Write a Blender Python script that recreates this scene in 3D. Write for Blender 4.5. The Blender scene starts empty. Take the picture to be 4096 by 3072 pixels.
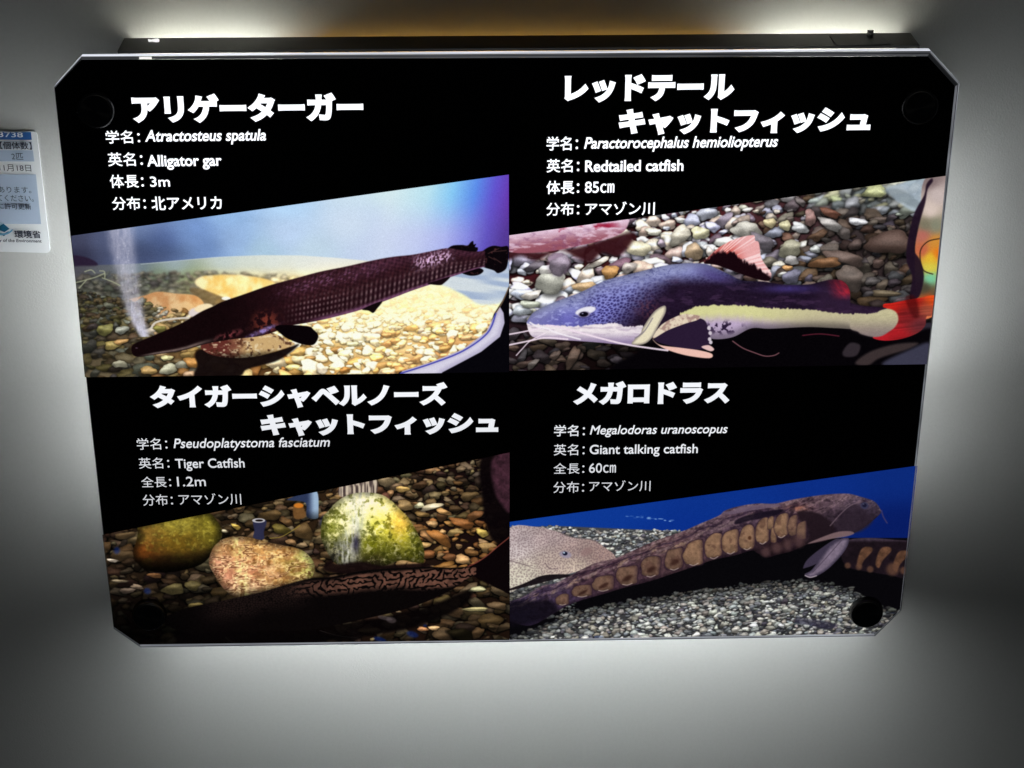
import bpy, bmesh, math, random
import numpy as np
from mathutils import Matrix, Vector

# ------------------------------------------------------------------ camera
# pose of the camera relative to the sign: sign plane is X-Z at y = 0, viewer at -y
F_PX, IMG_W, IMG_H = 7600.0, 4096.0, 3072.0
SIGN_W = 0.50
ASP = 0.775
r1 = np.array([0.99960, -0.01143, 0.02600]); r1 /= np.linalg.norm(r1)
r2 = np.array([0.00268, -0.89270, -0.45063]); r2 -= r1 * (r1 @ r2); r2 /= np.linalg.norm(r2)
nn = np.cross(r1, r2)                       # towards the viewer
tt = np.array([-0.00279562, -0.01577827, 2.25496526]) * SIGN_W
Rw = np.column_stack([r1, -nn, r2])         # world (x, y, z) -> camera (right, down, forward)
ZC = 1.45                                   # height of the sign centre above the floor


def proj(x, y, z):
    x, y, z = np.asarray(x, float), np.asarray(y, float), np.asarray(z, float) - ZC
    c = [Rw[i, 0] * x + Rw[i, 1] * y + Rw[i, 2] * z + tt[i] for i in range(3)]
    return c[0] / c[2] * F_PX + IMG_W / 2, c[1] / c[2] * F_PX + IMG_H / 2


CAM_POS = -Rw.T @ tt + np.array([0, 0, ZC])


def unproj(px, py, yp=0.0):
    """measured picture position -> place on the upright plane y = yp"""
    px, py = np.asarray(px, float), np.asarray(py, float)
    d = [(px - IMG_W / 2) / F_PX, (py - IMG_H / 2) / F_PX, 1.0]
    w = [Rw[0, i] * d[0] + Rw[1, i] * d[1] + Rw[2, i] * d[2] for i in range(3)]
    s = (yp - CAM_POS[1]) / w[1]
    return CAM_POS[0] + w[0] * s, CAM_POS[2] + w[2] * s


sc = bpy.context.scene
col = sc.collection
cam = bpy.data.cameras.new('camera')
cam.sensor_width = 36.0
cam.lens = 36.0 * F_PX / IMG_W
cam.clip_start, cam.clip_end = 0.01, 100
camo = bpy.data.objects.new('camera', cam)
m3 = Matrix([list(Rw[0]), list(-Rw[1]), list(-Rw[2])]).transposed()   # camera axes in the world
camo.matrix_world = Matrix.Translation(Vector(CAM_POS)) @ m3.to_4x4()
col.objects.link(camo)
sc.camera = camo

# ------------------------------------------------------------------ light of the room
world = bpy.data.worlds.new('World')
sc.world = world
world.use_nodes = True
bg = world.node_tree.nodes['Background']
bg.inputs[0].default_value = (0.75, 0.85, 1.0, 1)
bg.inputs[1].default_value = 0.004
sc.view_settings.view_transform = 'Standard'
sc.view_settings.look = 'None'
sc.view_settings.exposure = 0.0
sc.view_settings.gamma = 1.0
sc.cycles.use_denoising = True
sc.cycles.max_bounces = 8


def area(name, loc, rot, sx, sy, power, color):
    l = bpy.data.lights.new(name, 'AREA')
    l.shape = 'RECTANGLE'; l.size, l.size_y = sx, sy
    l.energy = power; l.color = color
    o = bpy.data.objects.new(name, l)
    o.location = loc; o.rotation_euler = rot
    col.objects.link(o)
    return o


# dim ceiling fitting above and behind the viewer
area('ceiling_lamp', (0.15, -0.9, 2.6), (math.radians(-25), 0, 0), 0.5, 0.12, 0.5, (1.0, 0.95, 0.85))


# ------------------------------------------------------------------ materials
def mat(name):
    m = bpy.data.materials.new(name); m.use_nodes = True
    nt = m.node_tree; nt.nodes.clear()
    out = nt.nodes.new('ShaderNodeOutputMaterial')
    return m, nt, out


def N(nt, typ, **kw):
    n = nt.nodes.new('ShaderNode' + typ)
    for k, v in kw.items():
        if k.startswith('i_'):
            key = k[2:]
            key = int(key) if key.isdigit() else key.replace('_', ' ')
            n.inputs[key].default_value = v
        else:
            setattr(n, k, v)
    return n


def srgb(r, g, b):
    f = lambda c: (c / 255 / 12.92) if c / 255 <= 0.04045 else ((c / 255 + 0.055) / 1.055) ** 2.4
    return (f(r), f(g), f(b), 1.0)


def principled(name, color, rough=0.5, metal=0.0, spec=0.5, noise=0.0, nscale=40, bump=0.0, bscale=200, aniso=0.0):
    m, nt, out = mat(name)
    p = N(nt, 'BsdfPrincipled')
    p.inputs['Base Color'].default_value = color
    p.inputs['Roughness'].default_value = rough
    p.inputs['Metallic'].default_value = metal
    p.inputs['Specular IOR Level'].default_value = spec
    tc = N(nt, 'TexCoord')
    if noise:
        nz = N(nt, 'TexNoise'); nz.inputs['Scale'].default_value = nscale; nz.inputs['Detail'].default_value = 5
        nt.links.new(tc.outputs['Object'], nz.inputs['Vector'])
        mx = N(nt, 'Mix', data_type='RGBA', blend_type='MULTIPLY'); mx.inputs['Factor'].default_value = noise
        mx.inputs['A'].default_value = color
        rp = N(nt, 'ValToRGB'); rp.color_ramp.elements[0].position = 0.3; rp.color_ramp.elements[1].position = 0.7
        rp.color_ramp.elements[0].color = (0.25, 0.25, 0.25, 1)
        nt.links.new(nz.outputs['Fac'], rp.inputs[0]); nt.links.new(rp.outputs[0], mx.inputs['B'])
        nt.links.new(mx.outputs['Result'], p.inputs['Base Color'])
    if bump:
        nz = N(nt, 'TexNoise'); nz.inputs['Scale'].default_value = bscale; nz.inputs['Detail'].default_value = 3
        nt.links.new(tc.outputs['Object'], nz.inputs['Vector'])
        bp = N(nt, 'Bump'); bp.inputs['Strength'].default_value = bump; bp.inputs['Distance'].default_value = 0.001
        nt.links.new(nz.outputs['Fac'], bp.inputs['Height']); nt.links.new(bp.outputs[0], p.inputs['Normal'])
    nt.links.new(p.outputs[0], out.inputs[0])
    return m


M_WALL = principled('wall_paint', (0.56, 0.57, 0.56, 1), rough=0.55, spec=0.3, noise=0.05, nscale=420, bump=0.16, bscale=800)
M_BOX = principled('dark_anodised_metal', (0.055, 0.055, 0.05, 1), rough=0.42, metal=0.6, noise=0.3, nscale=60)
M_BLACKPRINT = principled('black_printed_film', (0.004, 0.004, 0.0045, 1), rough=0.2, spec=0.4)
M_CAP = principled('black_chrome_cap', (0.16, 0.16, 0.16, 1), rough=0.34, metal=1.0, noise=.5, nscale=200)
_p = [n for n in M_CAP.node_tree.nodes if n.type == 'BSDF_PRINCIPLED'][0]
_p.inputs['Anisotropic'].default_value = 0.92
_t = M_CAP.node_tree.nodes.new('ShaderNodeTangent'); _t.direction_type = 'RADIAL'; _t.axis = 'Y'
M_CAP.node_tree.links.new(_t.outputs[0], _p.inputs['Tangent'])
M_TAPE = principled('dark_tape', (0.035, 0.035, 0.037, 1), rough=0.5, noise=0.4, nscale=120)
M_WHITEPL = principled('white_plastic', (0.8, 0.8, 0.8, 1), rough=0.4)
M_CARD = principled('card_paper', srgb(232, 236, 240), rough=0.45)
M_CARDBLUE = principled('card_pale_blue', srgb(176, 193, 216), rough=0.5, noise=0.03, nscale=300)
M_CARDHEAD = principled('card_header_blue', srgb(38, 92, 160), rough=0.5)
M_INK = principled('card_ink', srgb(38, 46, 66), rough=0.6)
M_CARDBLUE2 = principled('card_grey_blue', srgb(205, 214, 226), rough=0.5)
M_LOGO = principled('card_emblem_teal', srgb(14, 88, 122), rough=0.5)
M_LOGO2 = principled('card_emblem_sky', srgb(105, 170, 205), rough=0.5)


def lit_lettering():
    """white letters of the backlit film; the light guide behind is fed from its upper edge"""
    m, nt, out = mat('backlit_white_letter')
    g = N(nt, 'NewGeometry'); s = N(nt, 'SeparateXYZ')
    nt.links.new(g.outputs['Position'], s.inputs[0])
    mr = N(nt, 'MapRange'); mr.inputs['From Min'].default_value = ZC - 0.17; mr.inputs['From Max'].default_value = ZC + 0.13
    mr.inputs['To Min'].default_value = 0.42; mr.inputs['To Max'].default_value = 1.5
    nt.links.new(s.outputs['Z'], mr.inputs[0])
    e = N(nt, 'Emission'); e.inputs[0].default_value = (0.93, 0.95, 1.0, 1)
    nt.links.new(mr.outputs[0], e.inputs[1])
    nt.links.new(e.outputs[0], out.inputs[0])
    return m


M_LETTER = lit_lettering()


def backlit_image(name, img):
    m, nt, out = mat(name)
    t = N(nt, 'TexImage'); t.image = img; t.interpolation = 'Cubic'; t.extension = 'EXTEND'
    e = N(nt, 'Emission'); e.inputs[1].default_value = 1.0  # even strength: the backlight's fall-off is painted into the image
    nt.links.new(t.outputs[0], e.inputs[0])
    p = N(nt, 'BsdfGlossy'); p.inputs['Roughness'].default_value = 0.16; p.inputs['Color'].default_value = (0.03, 0.03, 0.03, 1)
    a = N(nt, 'AddShader')
    nt.links.new(e.outputs[0], a.inputs[0]); nt.links.new(p.outputs[0], a.inputs[1])
    nt.links.new(a.outputs[0], out.inputs[0])
    return m


def acrylic(name):
    m, nt, out = mat(name)
    tr = N(nt, 'BsdfTransparent'); tr.inputs[0].default_value = (0.93, 0.96, 0.95, 1)
    gl = N(nt, 'BsdfGlossy'); gl.inputs['Roughness'].default_value = 0.03
    fr = N(nt, 'Fresnel'); fr.inputs[0].default_value = 1.49
    mx = N(nt, 'MixShader')
    nt.links.new(fr.outputs[0], mx.inputs[0]); nt.links.new(tr.outputs[0], mx.inputs[1]); nt.links.new(gl.outputs[0], mx.inputs[2])
    nt.links.new(mx.outputs[0], out.inputs[0])
    return m


def edge_glow(name, strength, dark=0.25):
    """polished edge of the light-carrying acrylic sheet: it gives off light unevenly"""
    m, nt, out = mat(name)
    tc = N(nt, 'TexCoord'); mp = N(nt, 'Mapping'); mp.inputs['Scale'].default_value = (9, 300, 30)
    nz = N(nt, 'TexNoise'); nz.inputs['Scale'].default_value = 1.3; nz.inputs['Detail'].default_value = 6
    nt.links.new(tc.outputs['Object'], mp.inputs[0]); nt.links.new(mp.outputs[0], nz.inputs['Vector'])
    rp = N(nt, 'ValToRGB'); rp.color_ramp.elements[0].position = 0.36; rp.color_ramp.elements[1].position = 0.62
    rp.color_ramp.elements[0].color = (dark, dark, dark, 1)
    nt.links.new(nz.outputs['Fac'], rp.inputs[0])
    mu = N(nt, 'Math', operation='MULTIPLY'); mu.inputs[1].default_value = strength
    nt.links.new(rp.outputs[0], mu.inputs[0])
    e = N(nt, 'Emission'); e.inputs[0].default_value = (0.86, 0.9, 1.0, 1)
    nt.links.new(mu.outputs[0], e.inputs[1])
    gl = N(nt, 'BsdfPrincipled'); gl.inputs['Roughness'].default_value = 0.15
    gl.inputs['Base Color'].default_value = (0.12, 0.13, 0.13, 1)
    a = N(nt, 'AddShader')
    nt.links.new(e.outputs[0], a.inputs[0]); nt.links.new(gl.outputs[0], a.inputs[1])
    nt.links.new(a.outputs[0], out.inputs[0])
    return m


M_ACRYL = acrylic('clear_acrylic')
M_EDGE = edge_glow('acrylic_top_edge', 0.95, 0.55)
M_EDGE2 = edge_glow('acrylic_side_edge', 0.9, 0.25)
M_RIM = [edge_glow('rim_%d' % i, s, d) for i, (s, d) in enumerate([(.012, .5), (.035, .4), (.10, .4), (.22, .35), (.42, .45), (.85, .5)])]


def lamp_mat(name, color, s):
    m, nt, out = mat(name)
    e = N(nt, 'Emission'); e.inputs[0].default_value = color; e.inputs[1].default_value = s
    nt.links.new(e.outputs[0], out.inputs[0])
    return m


M_REFLECTION = lamp_mat('reflection_glow', (1, 1, .98, 1), .95)  # glow put in for the ceiling lamp's reflection

# ------------------------------------------------------------------ object helpers
def link(name, me, m=None, parent=None, label=None, kind=None):
    o = bpy.data.objects.new(name, me)
    col.objects.link(o)
    if m is not None:
        for q in (m if isinstance(m, (list, tuple)) else [m]):
            me.materials.append(q)
    if parent is not None:
        o.parent = parent
    if label: o['label'] = label
    if kind: o['kind'] = kind
    return o


def thing(name, loc, label, cat):
    o = bpy.data.objects.new(name, None); o.location = loc
    o['label'] = label; o['category'] = cat
    col.objects.link(o)
    return o


def bm_box(bm, x0, x1, y0, y1, z0, z1):
    v = [bm.verts.new(p) for p in [(x0, y0, z0), (x1, y0, z0), (x1, y1, z0), (x0, y1, z0),
                                   (x0, y0, z1), (x1, y0, z1), (x1, y1, z1), (x0, y1, z1)]]
    for f in [(0, 1, 5, 4), (1, 2, 6, 5), (2, 3, 7, 6), (3, 0, 4, 7), (4, 5, 6, 7), (3, 2, 1, 0)]:
        bm.faces.new([v[i] for i in f])


def to_mesh(bm, name):
    me = bpy.data.meshes.new(name)
    bmesh.ops.recalc_face_normals(bm, faces=bm.faces)
    bm.to_mesh(me); bm.free()
    return me


def place(o, root):
    """children are written in world coordinates; hang them on the root without moving them"""
    o.location = -Vector(root.location)


def prism(pts, y0, y1, name):
    """pts: (x, z) outline, extruded from y0 (front) to y1 (back)"""
    bm = bmesh.new()
    a = [bm.verts.new((x, y0, z)) for x, z in pts]
    b = [bm.verts.new((x, y1, z)) for x, z in pts]
    bm.faces.new(a); bm.faces.new(b[::-1])
    n = len(pts)
    for i in range(n):
        bm.faces.new((a[i], b[i], b[(i + 1) % n], a[(i + 1) % n]))
    return to_mesh(bm, name)


def flat(pts, y, name, thick=0.0):
    if thick:
        return prism(pts, y, y + thick, name)
    bm = bmesh.new()
    bm.faces.new([bm.verts.new((x, y, z)) for x, z in pts])
    me = bpy.data.meshes.new(name)
    bm.normal_update()
    for f in bm.faces:
        if f.normal.y > 0: f.normal_flip()
    bm.to_mesh(me); bm.free()
    return me


def up(pts, y=0.0):
    return [tuple(float(q) for q in unproj(px, py, y)) for px, py in pts]


_textcache = {}


def text_mesh(body, bold, shear=0.0):
    cu = bpy.data.curves.new('lettering', 'FONT')
    cu.body = body; cu.shear = shear; cu.size = 1.0
    cu.resolution_u = 5
    cu.bevel_depth = bold; cu.bevel_resolution = 1
    o = bpy.data.objects.new('lettering_source', cu); col.objects.link(o)
    dg = bpy.context.evaluated_depsgraph_get(); dg.update()
    me = bpy.data.meshes.new_from_object(o.evaluated_get(dg))
    bpy.data.objects.remove(o); bpy.data.curves.remove(cu)
    return me


def lettering(name, body, xl, yb, xr, h, bold, parent, m, yp, shear=0.0, tilt=-0.0100, extend=0.0003, label=None):
    """body is fitted between the measured ends xl..xr on a base line at yb (left), ink height h"""
    me = text_mesh(body, bold, shear)
    n = len(me.vertices); co = np.zeros(n * 3); me.vertices.foreach_get('co', co); co = co.reshape(-1, 3)
    mn, mx = co.min(0), co.max(0)
    t = (co - mn) / np.maximum(mx - mn, 1e-6)
    ax, az = unproj(xl, yb, yp); bx, bz = unproj(xr, yb + tilt * (xr - xl), yp); cx, cz = unproj(xl, yb - h, yp)
    H = cz - az
    w = np.zeros_like(co)
    w[:, 0] = ax + t[:, 0] * (bx - ax)
    w[:, 2] = az + t[:, 0] * (bz - az) + t[:, 1] * H
    w[:, 1] = yp - extend * t[:, 2]
    me.vertices.foreach_set('co', w.ravel()); me.update()
    me.materials.clear()
    o = link(name, me, m, parent, label)
    place(o, parent)
    return o


# ------------------------------------------------------------------ the printed photographs
# each print is painted texel by texel here; coordinates are measured positions on the print
TEX = 0.00024          # metres per texel


def _hash(ix, iy, seed):
    n = (ix.astype(np.int64) * 374761393 + iy.astype(np.int64) * 668265263 + seed * 1442695041) & 0x7fffffff
    n = ((n ^ (n >> 13)) * 1274126177) & 0x7fffffff
    n = n ^ (n >> 16)
    return (n & 0xffffff) / float(0xffffff)


def vnoise(x, y, seed=0):
    ix, iy = np.floor(x), np.floor(y)
    fx, fy = x - ix, y - iy
    fx = fx * fx * (3 - 2 * fx); fy = fy * fy * (3 - 2 * fy)
    a = _hash(ix, iy, seed); b = _hash(ix + 1, iy, seed); c = _hash(ix, iy + 1, seed); d = _hash(ix + 1, iy + 1, seed)
    return (a * (1 - fx) + b * fx) * (1 - fy) + (c * (1 - fx) + d * fx) * fy


def fbm(x, y, s, seed=0, o=4):
    t = 0; a = 0.5; w = 0
    for i in range(o):
        t = t + a * vnoise(x / s + 17.3 * i, y / s - 9.1 * i, seed + i); w += a; a *= 0.55; s = s / 2.03
    return t / w


def worley(x, y, s, seed=0):
    x = x / s; y = y / s
    ix, iy = np.floor(x), np.floor(y)
    f1 = np.full(x.shape, 9.0); f2 = np.full(x.shape, 9.0)
    for dx in (-1, 0, 1):
        for dy in (-1, 0, 1):
            cx, cy = ix + dx, iy + dy
            d = np.hypot(cx + _hash(cx, cy, seed) - x, cy + _hash(cx, cy, seed + 7) - y)
            f2 = np.where(d < f1, f1, np.minimum(f2, d)); f1 = np.minimum(f1, d)
    return f1, f2


def sstep(a, b, x):
    t = np.clip((x - a) / (b - a), 0, 1)
    return t * t * (3 - 2 * t)


def A3(c): return np.array(c, float) / 255.0


def mixc(a, b, t):
    return a * (1 - t[..., None]) + b * t[..., None]


def catmull(P, closed=True, n=5):
    P = np.array(P, float); m = len(P); out = []
    for i in range(m if closed else m - 1):
        if closed:
            p0, p1, p2, p3 = P[i - 1], P[i], P[(i + 1) % m], P[(i + 2) % m]
        else:
            p0, p1, p2, p3 = P[max(i - 1, 0)], P[i], P[i + 1], P[min(i + 2, m - 1)]
        for k in range(n):
            t = k / n
            out.append(0.5 * ((2 * p1) + (-p0 + p2) * t + (2 * p0 - 5 * p1 + 4 * p2 - p3) * t * t + (-p0 + 3 * p1 - 3 * p2 + p3) * t ** 3))
    if not closed: out.append(P[-1])
    return np.array(out)


class Pic:
    def __init__(self, quad, base=(0, 0, 0)):
        self.quad = quad
        xs, zs = unproj([q[0] for q in quad], [q[1] for q in quad])
        self.x0, self.x1, self.z0, self.z1 = xs.min(), xs.max(), zs.min(), zs.max()
        self.w = int((self.x1 - self.x0) / TEX) + 1; self.h = int((self.z1 - self.z0) / TEX) + 1
        gx, gz = np.meshgrid((np.arange(self.w) + .5) / self.w, (np.arange(self.h) + .5) / self.h)
        self.X, self.Y = proj(self.x0 + gx * (self.x1 - self.x0), 0.0, self.z1 - gz * (self.z1 - self.z0))
        self.X = self.X.astype(np.float32); self.Y = self.Y.astype(np.float32)
        self.C = np.zeros((self.h, self.w, 3), np.float32) + A3(base)

    def T(self, pts):
        pts = np.atleast_2d(np.array(pts, float))
        x, z = unproj(pts[:, 0], pts[:, 1])
        return np.stack([(x - self.x0) / (self.x1 - self.x0) * self.w - .5, (self.z1 - z) / (self.z1 - self.z0) * self.h - .5], 1)

    def win(self, x0, x1, y0, y1):
        x0 = max(0, int(math.floor(x0))); y0 = max(0, int(math.floor(y0)))
        x1 = min(self.w, int(math.ceil(x1)) + 1); y1 = min(self.h, int(math.ceil(y1)) + 1)
        if x1 <= x0 or y1 <= y0: return None
        return slice(y0, y1), slice(x0, x1)

    def put(self, sl, colr, a):
        c = self.C[sl]
        self.C[sl] = c * (1 - a[..., None]) + colr * a[..., None]

    def sdf(self, t, pad, closed=True):
        sl = self.win(t[:, 0].min() - pad, t[:, 0].max() + pad, t[:, 1].min() - pad, t[:, 1].max() + pad)
        if sl is None: return None, None
        yy, xx = np.mgrid[sl[0], sl[1]].astype(np.float32)
        d = np.full(xx.shape, 1e9, np.float32); ins = np.zeros(xx.shape, bool)
        n = len(t)
        for i in range(n if closed else n - 1):
            ax, ay = t[i]; bx, by = t[(i + 1) % n]
            ex, ey = bx - ax, by - ay; L = ex * ex + ey * ey + 1e-9
            k = np.clip(((xx - ax) * ex + (yy - ay) * ey) / L, 0, 1)
            d = np.minimum(d, (xx - ax - ex * k) ** 2 + (yy - ay - ey * k) ** 2)
            if closed and (ay > by or by > ay):
                c = (ay > yy) != (by > yy)
                ins ^= c & (xx < ex * (yy - ay) / ey + ax)
        d = np.sqrt(d)
        return sl, np.where(ins, d, -d) if closed else d

    def poly(self, P, colr, soft=1.0, alpha=1.0, smooth=True, fn=None, n=5):
        """fn(x, y, depth_inside) -> colour array; x, y measured coordinates"""
        Q = catmull(P, True, n) if smooth else np.array(P, float)
        sl, d = self.sdf(self.T(Q), soft + 2)
        if sl is None: return
        a = sstep(-soft * .6, soft * .6, d) * alpha
        x, y = self.X[sl], self.Y[sl]
        if fn is not None: c = fn(x, y, d)
        else: c = A3(colr)
        self.put(sl, c, a)

    def line(self, P, colr, w, soft=0.8, alpha=1.0, taper=None):
        Q = catmull(P, False, 8)
        t = self.T(Q)
        sl, d = self.sdf(t, w + soft + 2, closed=False)
        if sl is None: return
        self.put(sl, A3(colr), (1 - sstep(w * .5 - soft * .5, w * .5 + soft * .5, d)) * alpha)

    def ell(self, cx, cy, rx, ry, colr, rot=0.0, soft=0.15, alpha=1.0, fn=None):
        a = np.linspace(0, 2 * np.pi, 20, endpoint=False); c, s = math.cos(rot), math.sin(rot)
        P = [(cx + rx * math.cos(q) * c - ry * math.sin(q) * s, cy + rx * math.cos(q) * s + ry * math.sin(q) * c) for q in a]
        self.poly(P, colr, soft=max(1.0, soft * ry), alpha=alpha, smooth=False, fn=fn)

    def pebble(self, cx, cy, a, b, rot, base, rng, lit=1.0, shadow=0.65, contrast=1.0, soft=1.0):
        """a, b in measured px"""
        (tx, ty), = self.T([(cx, cy)])
        k = 1 / 1.82; a *= k; b *= k
        r = max(a, b) * 1.45 + 2
        sl = self.win(tx - r, tx + r, ty - r, ty + r)
        if sl is None: return
        yy, xx = np.mgrid[sl[0], sl[1]]
        xx = xx - tx; yy = yy - ty
        c, s = math.cos(rot), math.sin(rot)
        u = (xx * c + yy * s) / a; v = (-xx * s + yy * c) / b
        th = np.arctan2(v, u)
        p = rng.uniform(1.9, 3.0)
        ph = rng.uniform(0, 6.28, 5)
        wob = 1 + .12 * np.sin(2 * th + ph[0]) + .10 * np.sin(3 * th + ph[1]) + .05 * np.sin(5 * th + ph[2]) + .03 * np.sin(8 * th + ph[3])
        rho = (np.abs(u) ** p + np.abs(v) ** p) ** (1 / p) * wob
        # contact shadow, falling below the stone
        v2 = v - .22
        rs = (np.abs(u) ** p + np.abs(v2) ** p) ** (1 / p) * wob
        self.C[sl] *= (1 - (1 - sstep(.8, 1.38, rs)) * shadow)[..., None]
        e = soft / max(min(a, b), 1.0)
        al = 1 - sstep(1 - e * .9, 1 + e * .9, rho)
        nz = np.sqrt(np.clip(1 - rho ** 2, 0, 1))
        # lit from above in the printed picture: bright crown, a ridge somewhere, dull flank below
        ly = -(yy / max(b, 1.0)) + (-xx / max(a, 1)) * rng.uniform(-.2, .45)
        ridge = rng.uniform(-.35, .35)
        crown = sstep(ridge - .55, ridge + .45, ly)
        shade = .46 + .18 * nz + .46 * contrast * crown
        tex = 1 + .20 * (vnoise(xx / 2.0 + ph[0] * 9, yy / 1.7 + ph[1] * 9, 3) - .5) + .34 * (vnoise(xx / (a * .5 + 1) + ph[2] * 5, yy / (b * .4 + 1), 5) - .5)
        cc = base[None, None, :] * (shade * tex * lit)[..., None]
        g = cc.mean(axis=2, keepdims=True)
        hi = np.clip(crown * nz - .45, 0, 1)[..., None] * .30 * lit
        self.put(sl, np.clip(cc * .88 + g * .12 + hi * (.4 + .6 * base.mean()), 0, 1), al)

    def bed(self, region, size, colour, seed, lit=None, asp=.68, dens=1.0, shadow=.65, contrast=1.0, y0=None, y1=None, soft=1.0):
        """rows of pebbles from far to near. region(x, y) -> keep, size(x, y) -> radius in px"""
        rng = np.random.default_rng(seed)
        xs = [q[0] for q in self.quad]; ys = [q[1] for q in self.quad]
        xa, xb = min(xs) - 20, max(xs) + 20
        y = y0 if y0 is not None else min(ys) - 10; yb = y1 if y1 is not None else max(ys) + 20
        while y < yb:
            s0 = max(6.0, size((xa + xb) / 2, y)); x = xa + rng.uniform(0, s0)
            while x < xb:
                s = max(6.0, size(x, y))
                px, py = x + rng.normal(0, s * .35), y + rng.normal(0, s * .3)
                if region(px, py):
                    q = s * rng.choice([.5, .75, 1.0, 1.35]) * rng.uniform(.85, 1.2)
                    c = np.clip(colour(rng, px, py), 0, 1)
                    L = 1.0 if lit is None else lit(px, py)
                    self.pebble(px, py, q, q * asp * rng.uniform(.72, 1.2), rng.normal(-.08, .45), c, rng, L, shadow, contrast, soft)
                x += s * 1.45 / dens
            y += s0 * .78 / dens

    def fish(self, top, bot, fn, soft=1.2, alpha=1.0, n=6):
        """body between a top and a bottom outline, both left to right; fn(x, y, s, t, h)"""
        t_ = catmull(top, False, n); b_ = catmull(bot, False, n)
        xa, xb = max(t_[0, 0], b_[0, 0]), min(t_[-1, 0], b_[-1, 0])
        al = np.concatenate([t_, b_])
        tt_ = self.T(al)
        sl = self.win(tt_[:, 0].min() - 3, tt_[:, 0].max() + 3, tt_[:, 1].min() - 3, tt_[:, 1].max() + 3)
        x, y = self.X[sl], self.Y[sl]
        yt = np.interp(x, t_[:, 0], t_[:, 1]); yb = np.interp(x, b_[:, 0], b_[:, 1])
        h = np.maximum(yb - yt, 1)
        t = (y - yt) / h
        d = np.minimum(np.minimum(y - yt, yb - y), np.minimum(x - xa, xb - x)) / 1.82
        a = sstep(-soft * .6, soft * .6, d) * alpha
        c = fn(x, y, (x - xa) / (xb - xa), t, h)
        self.put(sl, np.clip(c, 0, 1), a)
        return [tuple(q) for q in t_[::2]] + [tuple(q) for q in b_[::-2]]

    def blur(self, sl, r, mask=None):
        src = self.C[sl]; o = src
        k = np.exp(-np.arange(-int(3 * r), int(3 * r) + 1) ** 2 / (2 * r * r)); k /= k.sum()
        p = len(k) // 2
        for ax in (0, 1):
            q = np.pad(o, [(p, p) if i == ax else (0, 0) for i in range(3)], mode='edge'); acc = 0
            for i, w in enumerate(k):
                acc = acc + w * (q[i:i + o.shape[0]] if ax == 0 else q[:, i:i + o.shape[1]])
            o = acc
        if mask is not None: o = src * (1 - mask[..., None]) + o * mask[..., None]
        self.C[sl] = o

    def finish(self, name, grain=.02):
        self.blur((slice(0, self.h), slice(0, self.w)), .62)
        rng = np.random.default_rng(5)
        g = rng.normal(0, 1, (self.h, self.w, 1)) * grain
        c = np.clip(self.C + g * (.4 + self.C), 0, 1)
        img = bpy.data.images.new(name, self.w, self.h)
        px = np.ones((self.h, self.w, 4), np.float32); px[..., :3] = c[::-1]
        img.pixels.foreach_set(px.ravel()); img.update(); img.pack()
        return img


def field(pts, X, Y, sx=120.0, sy=60.0):
    """smooth colour field through samples (x, y, r, g, b)"""
    acc = np.zeros(X.shape + (3,), np.float32); w = np.zeros(X.shape, np.float32) + 1e-12
    for x, y, r, g, b in pts:
        k = 1.0 / (((X - x) / sx) ** 2 + ((Y - y) / sy) ** 2 + .55) ** 1.8
        acc += k[..., None] * A3((r, g, b)); w += k
    return acc / w[..., None]


def mixs(a, b, t): return a * (1 - t) + b * t


def sub(ox, oy): return lambda L: [(ox + x / 2, oy + y / 2) for x, y in L]


def pal(cols, jit=.07):
    cols = [A3(c) for c in cols]
    def f(rng, x, y):
        c = cols[rng.integers(len(cols))]
        return c * rng.uniform(.8, 1.12) + rng.normal(0, jit * .16, 3)
    return f


def in_poly(P):
    P = [tuple(p) for p in P]
    def f(x, y):
        r = False
        for i in range(len(P)):
            ax, ay = P[i]; bx, by = P[(i + 1) % len(P)]
            if (ay > y) != (by > y) and x < (bx - ax) * (y - ay) / (by - ay) + ax: r = not r
        return r
    return f


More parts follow.
